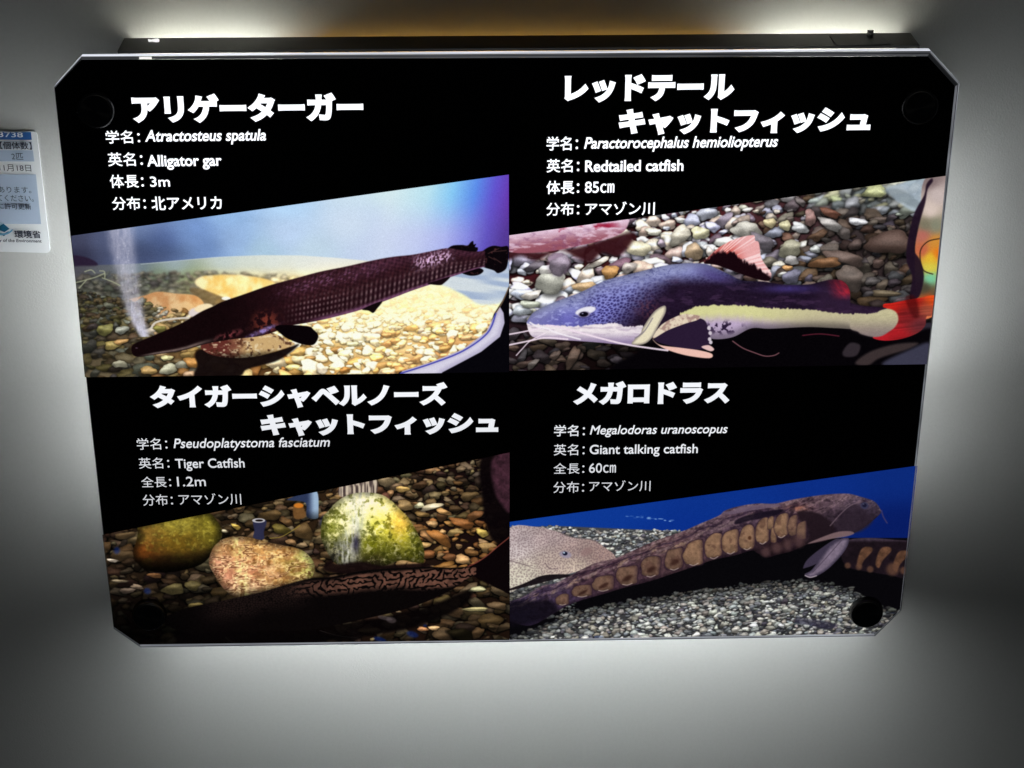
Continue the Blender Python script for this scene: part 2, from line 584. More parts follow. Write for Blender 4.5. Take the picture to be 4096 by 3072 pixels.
# ---- alligator gar over a bright gravel bed
def paint_gar():
    A, B = sub(280, 680), sub(1000, 680)
    p = Pic([(285, 942), (2035, 697), (2036, 1487), (340, 1507)])
    X, Y = p.X, p.Y
    p.C[:] = field([
        (300, 960, 66, 68, 100), (300, 1020, 42, 40, 70), (420, 960, 78, 88, 132), (560, 900, 105, 130, 185), (640, 960, 72, 98, 165),
        (560, 1020, 66, 82, 135), (760, 900, 112, 150, 214), (800, 980, 110, 145, 205), (900, 840, 150, 190, 236), (950, 960, 152, 184, 228),
        (1150, 800, 178, 212, 244), (1150, 940, 186, 208, 238), (1400, 760, 205, 226, 240), (1400, 900, 206, 222, 240), (1550, 740, 214, 238, 238),
        (1600, 900, 198, 212, 242), (1750, 720, 180, 226, 240), (1760, 850, 150, 196, 240), (1880, 720, 100, 175, 240), (1880, 820, 96, 130, 228),
        (1960, 715, 96, 104, 220), (2020, 720, 112, 66, 182), (2020, 800, 90, 48, 160), (1980, 900, 92, 66, 178), (2020, 960, 96, 76, 150),
        (1800, 960, 176, 170, 232), (1700, 980, 206, 200, 240), (1500, 1000, 196, 210, 236), (1250, 1000, 192, 214, 230), (1050, 1000, 170, 200, 220)], X, Y, 90, 70)
    u = X + .22 * (Y - 700)
    def ramp(us, cs): return np.stack([np.interp(u, us, [c[k] / 255 for c in cs]) for k in range(3)], 2)
    ru = ramp([1580, 1730, 1825, 1915, 1990, 2060, 2120], [(214, 234, 238), (186, 226, 240), (134, 200, 244), (92, 140, 232), (98, 84, 206), (104, 56, 172), (92, 50, 150)])
    rl = ramp([1580, 1730, 1830, 1920, 2000, 2070, 2120], [(206, 218, 240), (194, 204, 240), (176, 184, 238), (136, 140, 224), (98, 84, 190), (84, 58, 150), (80, 56, 140)])
    right = mixc(ru, rl, sstep(760, 960, Y))
    p.C = mixc(p.C, right, sstep(1480, 1640, u)).astype(np.float32)
    p.C *= (1 + .16 * (fbm(X, Y * 2.2, 150, 11) - .5) * (1 - sstep(900, 1500, X)))[..., None]
    gl = 1 - sstep(520, 1050, X)
    p.C = mixc(p.C, p.C.mean(axis=2, keepdims=True) * A3((222, 236, 262)) * 1.02, gl * .38).astype(np.float32)
    p.C *= (1 - .16 * np.exp(-((X - 620) / 170) ** 2 - ((Y - 1010) / 50) ** 2))[..., None]
    # floor of the tank
    hz = [(270, 1062), (480, 1056), (600, 1050), (760, 1036), (880, 1026), (1050, 1019), (1200, 1020), (1350, 1030), (1500, 1045), (2060, 1080)]
    yh = np.interp(X, [q[0] for q in hz], [q[1] for q in hz])
    fl = field([
        (300, 1070, 74, 72, 82), (420, 1080, 92, 96, 104), (560, 1075, 110, 124, 140), (700, 1060, 158, 176, 190), (900, 1045, 198, 212, 212),
        (1100, 1040, 222, 230, 226), (1000, 1055, 216, 226, 222), (1200, 1055, 226, 232, 228), (1300, 1050, 232, 234, 228), (640, 1110, 118, 134, 94), (760, 1105, 140, 156, 112), (860, 1125, 190, 190, 150),
        (1000, 1090, 214, 212, 178), (1150, 1090, 230, 226, 196), (350, 1150, 74, 74, 66), (500, 1180, 88, 92, 84), (350, 1300, 92, 90, 60),
        (500, 1350, 104, 92, 56), (700, 1300, 118, 100, 64), (640, 1200, 176, 152, 112), (900, 1210, 206, 180, 130), (400, 1450, 96, 84, 64),
        (700, 1450, 108, 82, 50), (1000, 1450, 60, 40, 26), (1200, 1400, 150, 120, 76), (1300, 1300, 236, 214, 160), (1500, 1300, 240, 230, 196),
        (1600, 1200, 238, 232, 204), (1800, 1130, 222, 224, 222), (1980, 1120, 206, 212, 224), (1980, 1060, 168, 184, 222), (1750, 1300, 222, 200, 148), (1500, 1450, 200, 176, 136), (1800, 1400, 190, 150, 110)], X, Y, 90, 60)
    fl *= (1 + .35 * (fbm(X, Y * 1.6, 26, 21) - .5) * sstep(1060, 1110, Y))[..., None]
    m = sstep(-3, 3, Y - yh)
    p.C = mixc(p.C, fl, m).astype(np.float32)
    p.line([(565, 1055), (740, 1039), (880, 1027), (1060, 1020)], (214, 222, 226), 1.6, 2, .6)
    p.poly([(283, 1022), (330, 1024), (375, 1040), (390, 1060), (330, 1062), (285, 1060)], (38, 24, 44), 4, .8)
    # far, soft gravel
    bright = lambda x, y: float(np.interp(x, [280, 560, 760, 950, 1200, 1500, 2040], [.52, .6, .78, 1.0, 1.22, 1.22, 1.12]))
    far = pal([(166, 164, 146), (180, 174, 148), (160, 160, 152), (196, 190, 160), (150, 146, 132)])
    p.bed(lambda x, y: y > np.interp(x, [280, 560, 900, 1400, 2040], [1105, 1090, 1085, 1110, 1200]) and y < 1230, lambda x, y: 13 + (y - 1080) * .05, far, 2, bright, .55, 1.0, .35, .8)
    sl = p.win(0, p.w, p.T([(300, 1060)])[0, 1], p.T([(300, 1215)])[0, 1])
    p.blur(sl, 2.0, np.ones(p.C[sl].shape[:2]) * .8)
    # two soft boulders
    def boulder(c1, c2, sc_):
        return lambda x, y, d: mixc(np.broadcast_to(A3(c1), x.shape + (3,)), A3(c2), sstep(.3, .7, fbm(x, y, sc_, 31)))
    p.poly(A([(1000, 900), (1050, 850), (1200, 835), (1400, 840), (1600, 880), (1700, 960), (1500, 1020), (1250, 1020), (1080, 960)]), 0, 4, .92, fn=boulder((226, 196, 120), (248, 238, 200), 40))
    sl = p.win(*[q for q in (p.T([(600, 1060)])[0, 0], p.T([(1080, 1060)])[0, 0], p.T([(700, 1080)])[0, 1], p.T([(700, 1215)])[0, 1])])
    p.blur(sl, 1.6)
    p.poly(A([(960, 960), (1020, 940), (1250, 1030), (1180, 1080), (1050, 1050)]), (110, 92, 66), 6, .7)
    p.poly(A([(600, 1000), (700, 970), (850, 985), (1000, 1000), (1070, 1060), (1050, 1110), (960, 1170), (750, 1180), (620, 1140), (450, 1060), (480, 1030)]), 0, 4, .92, fn=boulder((206, 148, 96), (232, 196, 146), 44))
    # near gravel
    warm = pal([(196, 160, 96), (170, 140, 84), (214, 196, 150), (150, 120, 74), (188, 188, 168), (206, 170, 110), (226, 214, 184), (160, 108, 56)])
    dim = pal([(134, 122, 84), (120, 98, 62), (108, 104, 92), (140, 126, 70), (98, 84, 60), (146, 148, 126)])
    cool = pal([(255, 252, 240), (250, 244, 218), (255, 254, 250), (244, 232, 196), (244, 244, 234), (252, 242, 212), (236, 224, 196)])
    tan = pal([(222, 182, 122), (232, 204, 156), (204, 160, 100), (244, 230, 204), (190, 148, 100), (234, 222, 204), (226, 190, 150)])
    def gc(rng, x, y):
        if x < 620: return dim(rng, x, y)
        if x > 1500 and y > 1290: return tan(rng, x, y)
        if x > 1180: return cool(rng, x, y) if rng.random() < .72 else warm(rng, x, y)
        return warm(rng, x, y)
    rim = [(2035, 1145), (2010, 1200), (1975, 1255), (1950, 1330), (1850, 1400), (1725, 1450), (1600, 1485), (1500, 1520)]
    rx = lambda y: float(np.interp(y, [1145, 1200, 1255, 1330, 1400, 1450, 1485, 1520], [2035, 2012, 1982, 1940, 1850, 1725, 1610, 1500]))
    def bl(x, y):
        b = float(np.interp(x, [280, 500, 620, 800, 1050, 1200, 1500, 2040], [.56, .70, .86, .94, 1.06, 1.42, 1.42, 1.25]))
        if x < 1300: b *= float(np.interp(y, [1150, 1300, 1400, 1500], [1.0, 1.0, .95, .85]))
        if y < 1300 and x > 1300: b *= 1.1
        return b
    p.bed(lambda x, y: y > np.interp(x, [280, 620, 900, 1250, 1500, 2040], [1150, 1215, 1290, 1230, 1130, 1120]) and x < rx(y) - 4 and not (x > 1800 and y < 1200),
          lambda x, y: 12 + (y - 1120) * .038 + (7 if x < 1250 else 0) * (y > 1330), gc, 3, bl, .62, 1.05, .38, .9)
    for (x, y, a, b, c) in [(452, 1378, 36, 20, (196, 170, 92)), (484, 1365, 30, 13, (200, 150, 84)), (480, 1455, 30, 18, (196, 190, 158)), (594, 1480, 36, 20, (190, 150, 84)),
                            (675, 1475, 36, 26, (214, 212, 176)), (668, 1430, 24, 14, (214, 206, 140)), (770, 1448, 30, 26, (186, 130, 66)), (488, 1318, 32, 18, (180, 182, 164)),
                            (420, 1318, 34, 26, (140, 134, 72)), (640, 1315, 24, 18, (150, 142, 66)), (760, 1495, 30, 14, (196, 160, 130))]:
        p.pebble(x, y, a, b, -.1, A3(c), np.random.default_rng(int(x)), .95, .6)
    # pale far wash over the bright middle of the floor
    mm = (sstep(1120, 1350, X) * (1 - sstep(1200, 1350, Y)) * .8 * sstep(1030, 1080, Y))
    p.C = mixc(p.C, A3((248, 242, 216)), mm)
    wz = sstep(640, 900, X) * sstep(1060, 1120, Y)
    warmed = np.clip(p.C * np.array([1.12, 1.06, .93], np.float32) + np.array([.03, .02, 0], np.float32), 0, 1)
    p.C = mixc(p.C, warmed, wz).astype(np.float32)
    # curved end of the tank: pale refracted bands, rim, black beyond
    p.poly([(1760, 1085), (1850, 1075), (1960, 1050), (2050, 1040), (2050, 1130), (2010, 1205), (1920, 1215), (1860, 1180), (1800, 1150), (1755, 1130)], 0, 8, .93,
           fn=lambda x, y, d: mixc(np.broadcast_to(A3((206, 216, 226)), x.shape + (3,)), A3((150, 170, 206)), .9 * sstep(.45, .75, vnoise(x / 300, (y - (x - 1760) * .12) / 17, 4))))
    p.poly(rim[:-1] + [(1560, 1530), (1800, 1540), (2060, 1540), (2060, 1120)], (6, 5, 10), 1.5, 1, smooth=False)
    p.poly([(2000, 1226), (2014, 1250), (2018, 1290), (2000, 1345), (1925, 1405), (1850, 1445), (1770, 1487), (1740, 1520), (1560, 1530), (1610, 1482), (1725, 1446), (1850, 1396), (1945, 1326), (1976, 1262)], 0, 1.4, 1, smooth=False,
           fn=lambda x, y, d: mixc(np.broadcast_to(A3((186, 180, 206)), x.shape + (3,)), A3((214, 210, 228)), sstep(2, 16, d)))
    p.line([(1984, 1250), (1950, 1330), (1852, 1402), (1727, 1452), (1602, 1492)], (60, 62, 168), 4, 2, .9)
    p.line([(2034, 1150), (2012, 1202), (1984, 1250)], (150, 120, 90), 2.5, 2, .8)
    # stream of bubbles
    st = [(482, 915), (492, 1000), (510, 1100), (528, 1200), (552, 1280), (580, 1345)]
    cx = np.interp(Y, [q[1] for q in st], [q[0] for q in st]); wd = np.interp(Y, [915, 1100, 1250, 1345], [54, 44, 34, 20])
    a = np.exp(-((X - cx) / wd) ** 4) * (Y < 1346)
    a = a * (.62 + .34 * sstep(1150, 1300, Y)) * (.55 + .7 * fbm(X * 2.0, Y * .5, 16, 8))
    p.C = mixc(p.C, A3((204, 202, 220)), np.clip(a, 0, 1))
    rng = np.random.default_rng(9)
    for i in range(120):
        y = rng.uniform(930, 1345); x = np.interp(y, [q[1] for q in st], [q[0] for q in st]) + rng.normal(0, 24 if y < 1200 else 14)
        p.ell(x, y, rng.uniform(1.5, 4), rng.uniform(1.5, 4.5), (226, 226, 238), soft=.5, alpha=rng.uniform(.08, .32))
    # plant litter at the left edge
    for L in ([(300, 1130), (330, 1122), (380, 1108), (418, 1092)], [(420, 1110), (418, 1085), (400, 1082)], [(340, 1085), (365, 1078), (380, 1090)], [(318, 1150), (345, 1120)], [(410, 1110), (450, 1125), (480, 1140)]):
        p.line(L, (166, 170, 140), 3, 2, .75)
    # air hose
    p.line(A([(650, 1262), (690, 1215), (800, 1190), (950, 1178)]), (216, 208, 196), 5, 1.5, .95)
    p.ell(780, 1248, 26, 18, (222, 210, 206), -.2, .3); p.ell(815, 1230, 38, 16, (246, 226, 184), -.2, .3); p.ell(905, 1192, 18, 7, (252, 250, 236), 0, .3)
    # mottled rock and its shade under the head
    p.poly(A([(1000, 1470), (1060, 1430), (1250, 1490), (1500, 1480), (1700, 1430), (1830, 1390), (1760, 1460), (1640, 1530), (1420, 1590), (1340, 1650), (1010, 1660), (1020, 1560)]), (18, 10, 10), 6, .97)
    def rock(x, y, d):
        c = mixc(np.broadcast_to(A3((96, 44, 38)), x.shape + (3,)), A3((202, 168, 116)), sstep(900, 1010, x + 60 * (fbm(x, y, 40, 3) - .5)))
        c = mixc(c, A3((236, 216, 176)), sstep(.55, .7, fbm(x, y * 1.5, 16, 44)) * .75)
        c = mixc(c, A3((66, 34, 24)), sstep(.55, .72, fbm(x, y, 14, 54)) * .8)
        return c * (1 - .55 * sstep(1395, 1425, y + (x - 1000) * .06))[..., None]
    p.poly(A([(1050, 1395), (1250, 1330), (1480, 1300), (1620, 1300), (1720, 1350), (1800, 1388), (1700, 1430), (1500, 1485), (1300, 1500), (1120, 1470)]), 0, 2, 1, fn=rock)
    # --- the gar
    fin = (9, 4, 8)
    dorsal = B([(1575, 645), (1612, 604), (1690, 596), (1740, 600), (1765, 575), (1785, 565), (1790, 592), (1808, 588), (1800, 612), (1822, 618), (1812, 650), (1740, 672), (1640, 672)])
    caudal = B([(1800, 660), (1850, 650), (1900, 618), (1950, 602), (2010, 610), (2064, 608), (2070, 680), (2066, 720), (2046, 790), (1985, 822), (1950, 800), (1890, 782), (1850, 770), (1800, 790)])
    anal = B([(1690, 815), (1760, 842), (1830, 835), (1868, 805), (1840, 782), (1760, 780)])
    top = A([(492, 1418), (505, 1395), (560, 1366), (700, 1308), (900, 1218), (1050, 1130), (1150, 1085), (1220, 1050), (1400, 988), (1600, 918), (1800, 864), (2000, 810)]) + \
        B([(760, 770), (1000, 716), (1150, 690), (1300, 674), (1450, 645), (1580, 622), (1700, 640), (1800, 650), (1880, 640)])
    bot = A([(492, 1440), (510, 1478), (560, 1490), (700, 1470), (900, 1440), (1100, 1385), (1300, 1350), (1500, 1328), (1640, 1290), (1700, 1252), (1900, 1218)]) + \
        B([(600, 1190), (760, 1150), (900, 1110), (1050, 1055), (1170, 1010), (1300, 960), (1480, 900), (1600, 855), (1700, 822), (1800, 790), (1880, 770)])
    for P_, c in ((dorsal, fin), (caudal, fin), (anal, fin)):
        p.poly(P_, c, 1.5, fn=lambda x, y, d: mixc(np.broadcast_to(A3((10, 5, 9)), x.shape + (3,)), A3((96, 50, 52)), .6 * sstep(.66, .8, fbm(x, y, 12, 5))))

    def body(x, y, s, t, h):
        c = mixc(np.broadcast_to(A3((17, 6, 8)), x.shape + (3,)), A3((36, 14, 19)), sstep(850, 1200, x))
        c = mixc(c, A3((38, 17, 28)), sstep(1300, 1800, x) * .6)
        # scales: two crossing families of rows, following the body
        q1 = np.sin((x - 1000) / 2.35 + t * 9.0); q2 = np.sin((x - 1000) / 5.2 - t * 21.0); q3 = np.sin(t * 46.0 + x / 30.0)
        dia = np.clip(.5 + .5 * q2 * q3 + .25 * q1, 0, 1)
        wn = .35 + 1.1 * fbm(x, y, 22, 16)
        # sheen on the back, broken up by the scale rows
        sheen = np.exp(-((t - .2) / .16) ** 2) * sstep(1040, 1240, x) * (1 - sstep(1450, 1640, x))
        wig = sstep(.52, .78, vnoise((x + y * 1.3) / 6.5, (y * 1.1 - x * .3) / 8, 12) * .7 + dia * .3)
        c = mixc(c, A3((128, 84, 124)), np.clip(sheen * (.16 + .72 * wig * wn), 0, 1))
        c = mixc(c, A3((92, 52, 80)), np.clip(np.exp(-((t - .1) / .14) ** 2) * sstep(1350, 1500, x) * (.2 + .6 * dia) * .8, 0, 1))
        sp = np.exp(-((t - .26) / .22) ** 2) * sstep(1630, 1690, x) * (1 - sstep(1785, 1830, x))
        c = mixc(c, A3((228, 190, 230)), np.clip(sp * (.15 + .95 * sstep(.46, .62, vnoise(x / 5.5, (y + x * .4) / 6.5, 13))), 0, 1))
        k = sstep(1110, 1240, x) * sstep(.36, .6, t) * (1 - sstep(.94, 1, t))
        rowx = np.sin((x - 1000 + t * 16) / 2.15 / 1.0)
        cell = np.clip(.45 + .55 * np.sin((x - 1000) / 2.5 + t * 4) , 0, 1) * np.clip(.5 + .5 * np.sin(t * 58), 0, 1)
        vert = np.clip(.4 + .6 * np.sin((x - 1000) / 3.0 + t * 5), 0, 1) * (.7 + .3 * np.sin(t * 40))
        sc2 = mixs(cell, vert, sstep(1300, 1480, x))
        c = mixc(c, A3((140, 112, 116)), np.clip(k * sc2 * wn * .85, 0, .8))
        c = mixc(c, A3((26, 8, 16)), np.clip(k * (1 - sc2) * .35, 0, 1))
        c = mixc(c, A3((132, 84, 122)), np.clip(sstep(.88, .98, t) * sstep(1200, 1320, x) * .75, 0, 1))
        c = mixc(c, A3((80, 42, 46)), np.clip(dia * .45 * sstep(1080, 1220, x) * (1 - sstep(.5, .7, t)) * wn, 0, 1))
        # gill cover and throat
        g = np.exp(-(((x - 1065) / 52) ** 2 + ((y - 1290) / 46) ** 2) ** 1.5)
        c = mixc(c, A3((122, 54, 42)), g * sstep(.42, .6, fbm(x, y, 14, 66)) * .9)
        l = np.exp(-(((x - 1045) / 58) ** 2 + ((y - 1325 + (x - 1045) * .42) / 11) ** 2) ** 1.5)
        c = mixc(c, A3((150, 130, 196)), l * (.4 + .6 * sstep(.4, .6, fbm(x, y, 12, 67))))
        l2 = np.exp(-(((x - 915) / 60) ** 2 + ((y - 1338 + (x - 915) * .3) / 14) ** 2) ** 1.5)
        c = mixc(c, A3((132, 62, 66)), l2 * sstep(.45, .65, fbm(x, y, 13, 68)) * .8)
        jaw = np.exp(-((t - .93) / .05) ** 2) * (1 - sstep(760, 900, x)) * sstep(540, 620, x)
        c = mixc(c, A3((128, 110, 104)), jaw * .8)
        return c * (1 + .4 * (fbm(x, y, 14, 14) - .5))[..., None]
    outline = p.fish(top, bot, body, 1.4)
    p.ell(547, 1390, 5, 2.5, (90, 70, 84), .1, .4, .8)
    p.poly(A([(1640, 1255), (1700, 1235), (1900, 1246), (1950, 1275), (1987, 1318), (1972, 1370), (1935, 1398), (1850, 1388), (1740, 1345), (1680, 1300)]), (8, 3, 6), 1.5)
    p.poly(B([(900, 1108), (1055, 1045), (1015, 1108), (985, 1140), (950, 1122)]), (16, 8, 10), 1.5)
    p.poly(B([(1420, 905), (1480, 885), (1600, 850), (1552, 902), (1515, 918)]), (20, 9, 14), 1.5)
    for L in ([(1905, 665), (1990, 625)], [(1950, 650), (2050, 640)], [(1910, 690), (1960, 715)], [(1950, 700), (2010, 740)]):
        p.line(B(L), (110, 70, 66), 2, 2, .55)
    return p, catmull(dorsal, True, 2).tolist(), outline


# ---- red-tailed catfish over large pebbles
def paint_redtail():
    C, D = sub(2020, 680), sub(2780, 680)
    p = Pic([(2037, 940), (3782, 702), (3710, 1455), (2037, 1482)], (44, 18, 22))
    X, Y = p.X, p.Y
    p.C[:] = field([(2100, 1050, 70, 24, 28), (2500, 1000, 62, 24, 26), (2800, 900, 80, 30, 34), (3100, 850, 70, 40, 44), (3500, 750, 120, 130, 130),
                    (3600, 900, 46, 38, 38), (3300, 1100, 44, 34, 34), (2200, 1250, 40, 26, 32), (2100, 1440, 34, 22, 26), (2400, 1430, 16, 8, 8), (3000, 1400, 5, 2, 4),
                    (3500, 1400, 24, 18, 24), (3700, 1440, 60, 58, 74)], X, Y, 140, 80)
    lightc = pal([(206, 204, 214), (186, 190, 210), (232, 226, 206), (216, 200, 180), (170, 172, 196), (238, 236, 228), (188, 166, 152), (130, 122, 134), (96, 80, 90)])
    darkc = pal([(118, 106, 104), (134, 112, 98), (92, 82, 84), (104, 100, 108), (142, 128, 116), (84, 66, 58), (110, 84, 62)])
    palec = pal([(186, 196, 180), (168, 180, 176), (206, 206, 160), (176, 184, 190), (196, 190, 168)])
    def colr(rng, x, y):
        if x > 3250 and y < 860 - (3600 - x) * .05: return palec(rng, x, y)
        k = np.interp(x, [2950, 3300], [0, 1])
        return darkc(rng, x, y) if rng.random() < k else lightc(rng, x, y)
    def lit(x, y):
        b = float(np.interp(x, [2030, 2500, 2900, 3200, 3400, 3700], [1.36, 1.25, 1.08, .84, .66, .6]))
        if x > 3200 and y < 850: b = float(np.interp(y, [700, 860], [.98, b]))
        if y > 1300: b *= .30
        return b
    p.bed(lambda x, y: y < 1290, lambda x, y: float(np.interp(x, [2040, 2500, 2800, 3700], [40, 36, 31, 31])) * float(np.interp(y, [700, 1250], [.82, 1.12])),
          colr, 5, lit, .66, .95, .8, 1.15, soft=1.5)
    # dim stones in the shade below
    p.bed(lambda x, y: y > 1330 and x < 2620, lambda x, y: 34, pal([(120, 96, 84), (96, 84, 90), (140, 110, 92)]), 6, lambda x, y: float(np.interp(x, [2037, 2300, 2600], [.62, .5, .14])), .55, .9, .8, 1.1)
    sl = p.win(p.T([(3250, 800)])[0, 0], p.w, 0, p.T([(3400, 850)])[0, 1])
    p.blur(sl, 2.2, np.ones(p.C[sl].shape[:2]) * .7)
    for (x, y, a, b, r, c) in [(2550, 990, 58, 32, .1, (232, 222, 186)), (2440, 1085, 40, 28, -.15, (206, 150, 84)), (2240, 1050, 44, 46, -.7, (160, 140, 156)), (2200, 1130, 66, 46, .1, (216, 216, 200)),
                               (2390, 1050, 52, 14, -.5, (226, 216, 200)), (2515, 1068, 32, 24, 0, (196, 184, 176)), (2775, 1005, 40, 36, -1.1, (190, 162, 128)), (2340, 1145, 58, 22, -.1, (216, 178, 128)),
                               (2085, 1240, 34, 26, -.2, (196, 204, 212)), (2120, 1215, 40, 18, 0, (206, 212, 190)), (2125, 1180, 38, 20, -.15, (230, 222, 210)), (2615, 925, 32, 16, 0, (240, 236, 214)),
                               (2720, 940, 50, 34, -.6, (214, 206, 186)), (2800, 930, 34, 30, 0, (230, 224, 180)), (3430, 885, 40, 16, 0, (230, 230, 236)), (3320, 895, 64, 20, .5, (188, 182, 178)), (3200, 910, 40, 20, .3, (222, 224, 226)),
                               (3160, 995, 46, 38, 0, (176, 172, 146)), (3260, 995, 24, 16, 0, (200, 204, 200)), (3165, 1105, 36, 34, 0, (120, 118, 140)), (3165, 1040, 30, 20, 0, (210, 206, 204)),
                               (3560, 970, 110, 50, .1, (92, 70, 62)), (3380, 1030, 80, 30, .3, (112, 92, 84)), (3300, 1050, 60, 26, -.1, (140, 96, 62)), (3400, 1110, 66, 50, .6, (110, 96, 88)), (3540, 1172, 54, 16, 0, (120, 104, 80)),
                               (3150, 1070, 22, 12, 0, (206, 150, 90)), (3080, 890, 26, 22, -.4, (216, 200, 150)), (3140, 900, 26, 22, -.4, (214, 206, 160)), (2990, 920, 60, 40, .4, (206, 202, 190)), (3050, 965, 60, 26, .5, (116, 108, 118)),
                               (3500, 765, 50, 26, .1, (196, 200, 140)), (3240, 870, 24, 36, 0, (172, 130, 124)), (3320, 850, 50, 16, .4, (134, 84, 66))]:
        p.pebble(x, y, a, b, r, A3(c), np.random.default_rng(int(x + y)), 1.0 if x < 3200 else .92, .6)
    for (x, y, a, b, r, c) in [(2220, 1420, 28, 16, -1.0, (112, 92, 82)), (2290, 1430, 60, 20, -1.1, (116, 92, 78)), (2130, 1455, 30, 16, -.9, (130, 118, 112)), (2470, 1440, 26, 20, .6, (86, 76, 84))]:
        p.pebble(x, y, a, b, r, A3(c), np.random.default_rng(int(x + y)), .8, .7)
    # log
    def logc(x, y, d):
        c = mixc(np.broadcast_to(A3((226, 196, 216)), x.shape + (3,)), A3((150, 84, 98)), sstep(10, 84, (y - 925) + (x - 2040) * .13))
        c = mixc(c, A3((150, 20, 50)), sstep(.52, .66, fbm(x, y * 2, 50, 71)) * np.exp(-((y - 960 + (x - 2040) * .14) / 22) ** 2) * sstep(2180, 2260, x) * (1 - sstep(2420, 2500, x)))
        c = mixc(c, A3((120, 70, 110)), sstep(.5, .75, fbm(x, y * 2.2, 30, 73)) * .4)
        return mixc(c, A3((244, 222, 240)), sstep(.5, .72, fbm(x, y * 3.2, 40, 72)) * .6)
    p.poly(C([(20, 640), (300, 650), (600, 610), (900, 520), (1040, 500), (1000, 600), (900, 690), (780, 660), (680, 740), (560, 690), (430, 640), (260, 720), (120, 680), (20, 720)]), (52, 17, 22), 14, .95)
    p.ell(2235, 1055, 42, 44, (150, 126, 150), 0, .4, .85); p.pebble(2236, 1060, 44, 40, -.6, A3((170, 152, 172)), np.random.default_rng(7), .95, .3)
    p.poly(C([(20, 500), (500, 440), (940, 385), (985, 430), (900, 520), (600, 602), (300, 655), (20, 645)]), 0, 3, 1, fn=logc, smooth=True)
    p.poly(D([(1560, 130), (1880, 60), (1850, 220), (1760, 330), (1560, 200)]), (176, 192, 206), 8, .8)
    p.poly(D([(1500, 160), (1640, 150), (1800, 260), (1760, 300), (1600, 230)]), (110, 120, 126), 8, .5)
    # black water under the fish
    p.poly([(2560, 1400), (2700, 1335), (2900, 1338), (3100, 1308), (3340, 1300), (3480, 1345), (3640, 1330), (3730, 1320), (3730, 1480), (2520, 1500)], (5, 3, 6), 12, .985)
    p.poly(D([(1180, 1450), (1240, 1380), (1320, 1400), (1290, 1480), (1200, 1490)]), (58, 50, 56), 6, .8)
    p.poly(D([(1280, 1540), (1400, 1450), (1600, 1390), (1780, 1380), (1700, 1430), (1480, 1500), (1380, 1560)]), (70, 58, 58), 8, .8)
    p.poly(D([(1500, 1540), (1700, 1440), (1880, 1380), (1880, 1560), (1600, 1570)]), (74, 74, 96), 12, .75)
    # glass edge and bright colours right of it
    p.poly(D([(1830, 80), (2010, 30), (2000, 400), (1960, 760), (1920, 1100), (1880, 1180), (1790, 1160), (1760, 900), (1760, 600), (1800, 380)]), 0, 3, 1,
           fn=lambda x, y, d: field([(3720, 720, 130, 112, 112), (3750, 780, 196, 180, 176), (3720, 840, 214, 196, 186), (3740, 900, 130, 132, 112), (3700, 900, 120, 116, 96), (3690, 940, 180, 104, 92), (3740, 970, 206, 140, 56),
                                     (3690, 1000, 190, 96, 70), (3720, 1030, 226, 186, 50), (3750, 1010, 224, 120, 30), (3720, 1070, 216, 200, 70), (3720, 1110, 120, 200, 160), (3700, 1150, 70, 66, 52), (3720, 1200, 214, 74, 20), (3700, 1240, 216, 120, 80), (3740, 1180, 90, 80, 60)], x, y, 22, 22))
    p.line(D([(1960, 545), (1860, 570), (1800, 650), (1820, 790), (1900, 830)]), (30, 20, 16), 3, 2, .8)
    p.poly(D([(1890, 65), (1850, 110), (1830, 200), (1750, 350), (1700, 560), (1690, 720), (1735, 850), (1720, 1010), (1790, 1010), (1830, 850), (1800, 720), (1755, 640), (1775, 500), (1800, 400), (1840, 260), (1860, 150), (1900, 90)]), (30, 17, 32), 4, .95)
    # --- fins behind the body
    tail = D([(1500, 1085), (1580, 1060), (1700, 1035), (1800, 1020), (1925, 1005), (1900, 1150), (1850, 1170), (1840, 1240), (1780, 1300), (1660, 1345), (1520, 1362), (1420, 1338), (1500, 1290), (1590, 1240)])
    def tailc(x, y, d):
        c = field([(3560, 1210, 196, 34, 26), (3650, 1200, 160, 22, 20), (3740, 1200, 216, 76, 24), (3640, 1260, 116, 26, 30), (3580, 1340, 160, 28, 34), (3680, 1290, 92, 38, 44), (3520, 1350, 176, 28, 38), (3710, 1240, 160, 80, 60)], x, y, 40, 30)
        r = vnoise((y + (x - 3500) * .1) / 5, x / 90, 9)
        return c * (.85 + .3 * r)[..., None]
    p.poly(tail, 0, 1.6, fn=tailc)
    p.poly(D([(1680, 1020), (1760, 1010), (1790, 1160), (1740, 1170)]), (60, 10, 12), 8, .6)
    dors = C([(1590, 742), (1640, 680), (1720, 610), (1850, 545), (1985, 518), (2000, 560), (2030, 580), (2050, 700), (2100, 780), (2130, 830), (2100, 885), (1950, 850), (1700, 760)])
    def dfin(x, y, d):
        ang = np.arctan2(y - 1085, x - 2800); rr = np.hypot(y - 1085, (x - 2800))
        ray = vnoise(ang * 40 + rr / 160, rr / 300, 21)
        c = mixc(np.broadcast_to(A3((206, 92, 84)), x.shape + (3,)), A3((250, 196, 190)), sstep(.3, .7, ray))
        c = mixc(c, A3((150, 40, 44)), (1 - sstep(60, 150, rr)) * .6)
        c = mixc(c, A3((250, 222, 226)), sstep(130, 210, rr) * .6)
        # dark half next to the back
        lim = np.interp(x, [2810, 2850, 2880, 2935, 2970, 3020, 3060, 3085], [1052, 1018, 1003, 1010, 1042, 1062, 1092, 1110]) + 26 * (fbm(x, y * .4, 9, 5) - .5)
        return mixc(c, A3((22, 6, 12)), sstep(-9, 7, y - lim))
    p.poly(dors, 0, 1.6, fn=dfin)
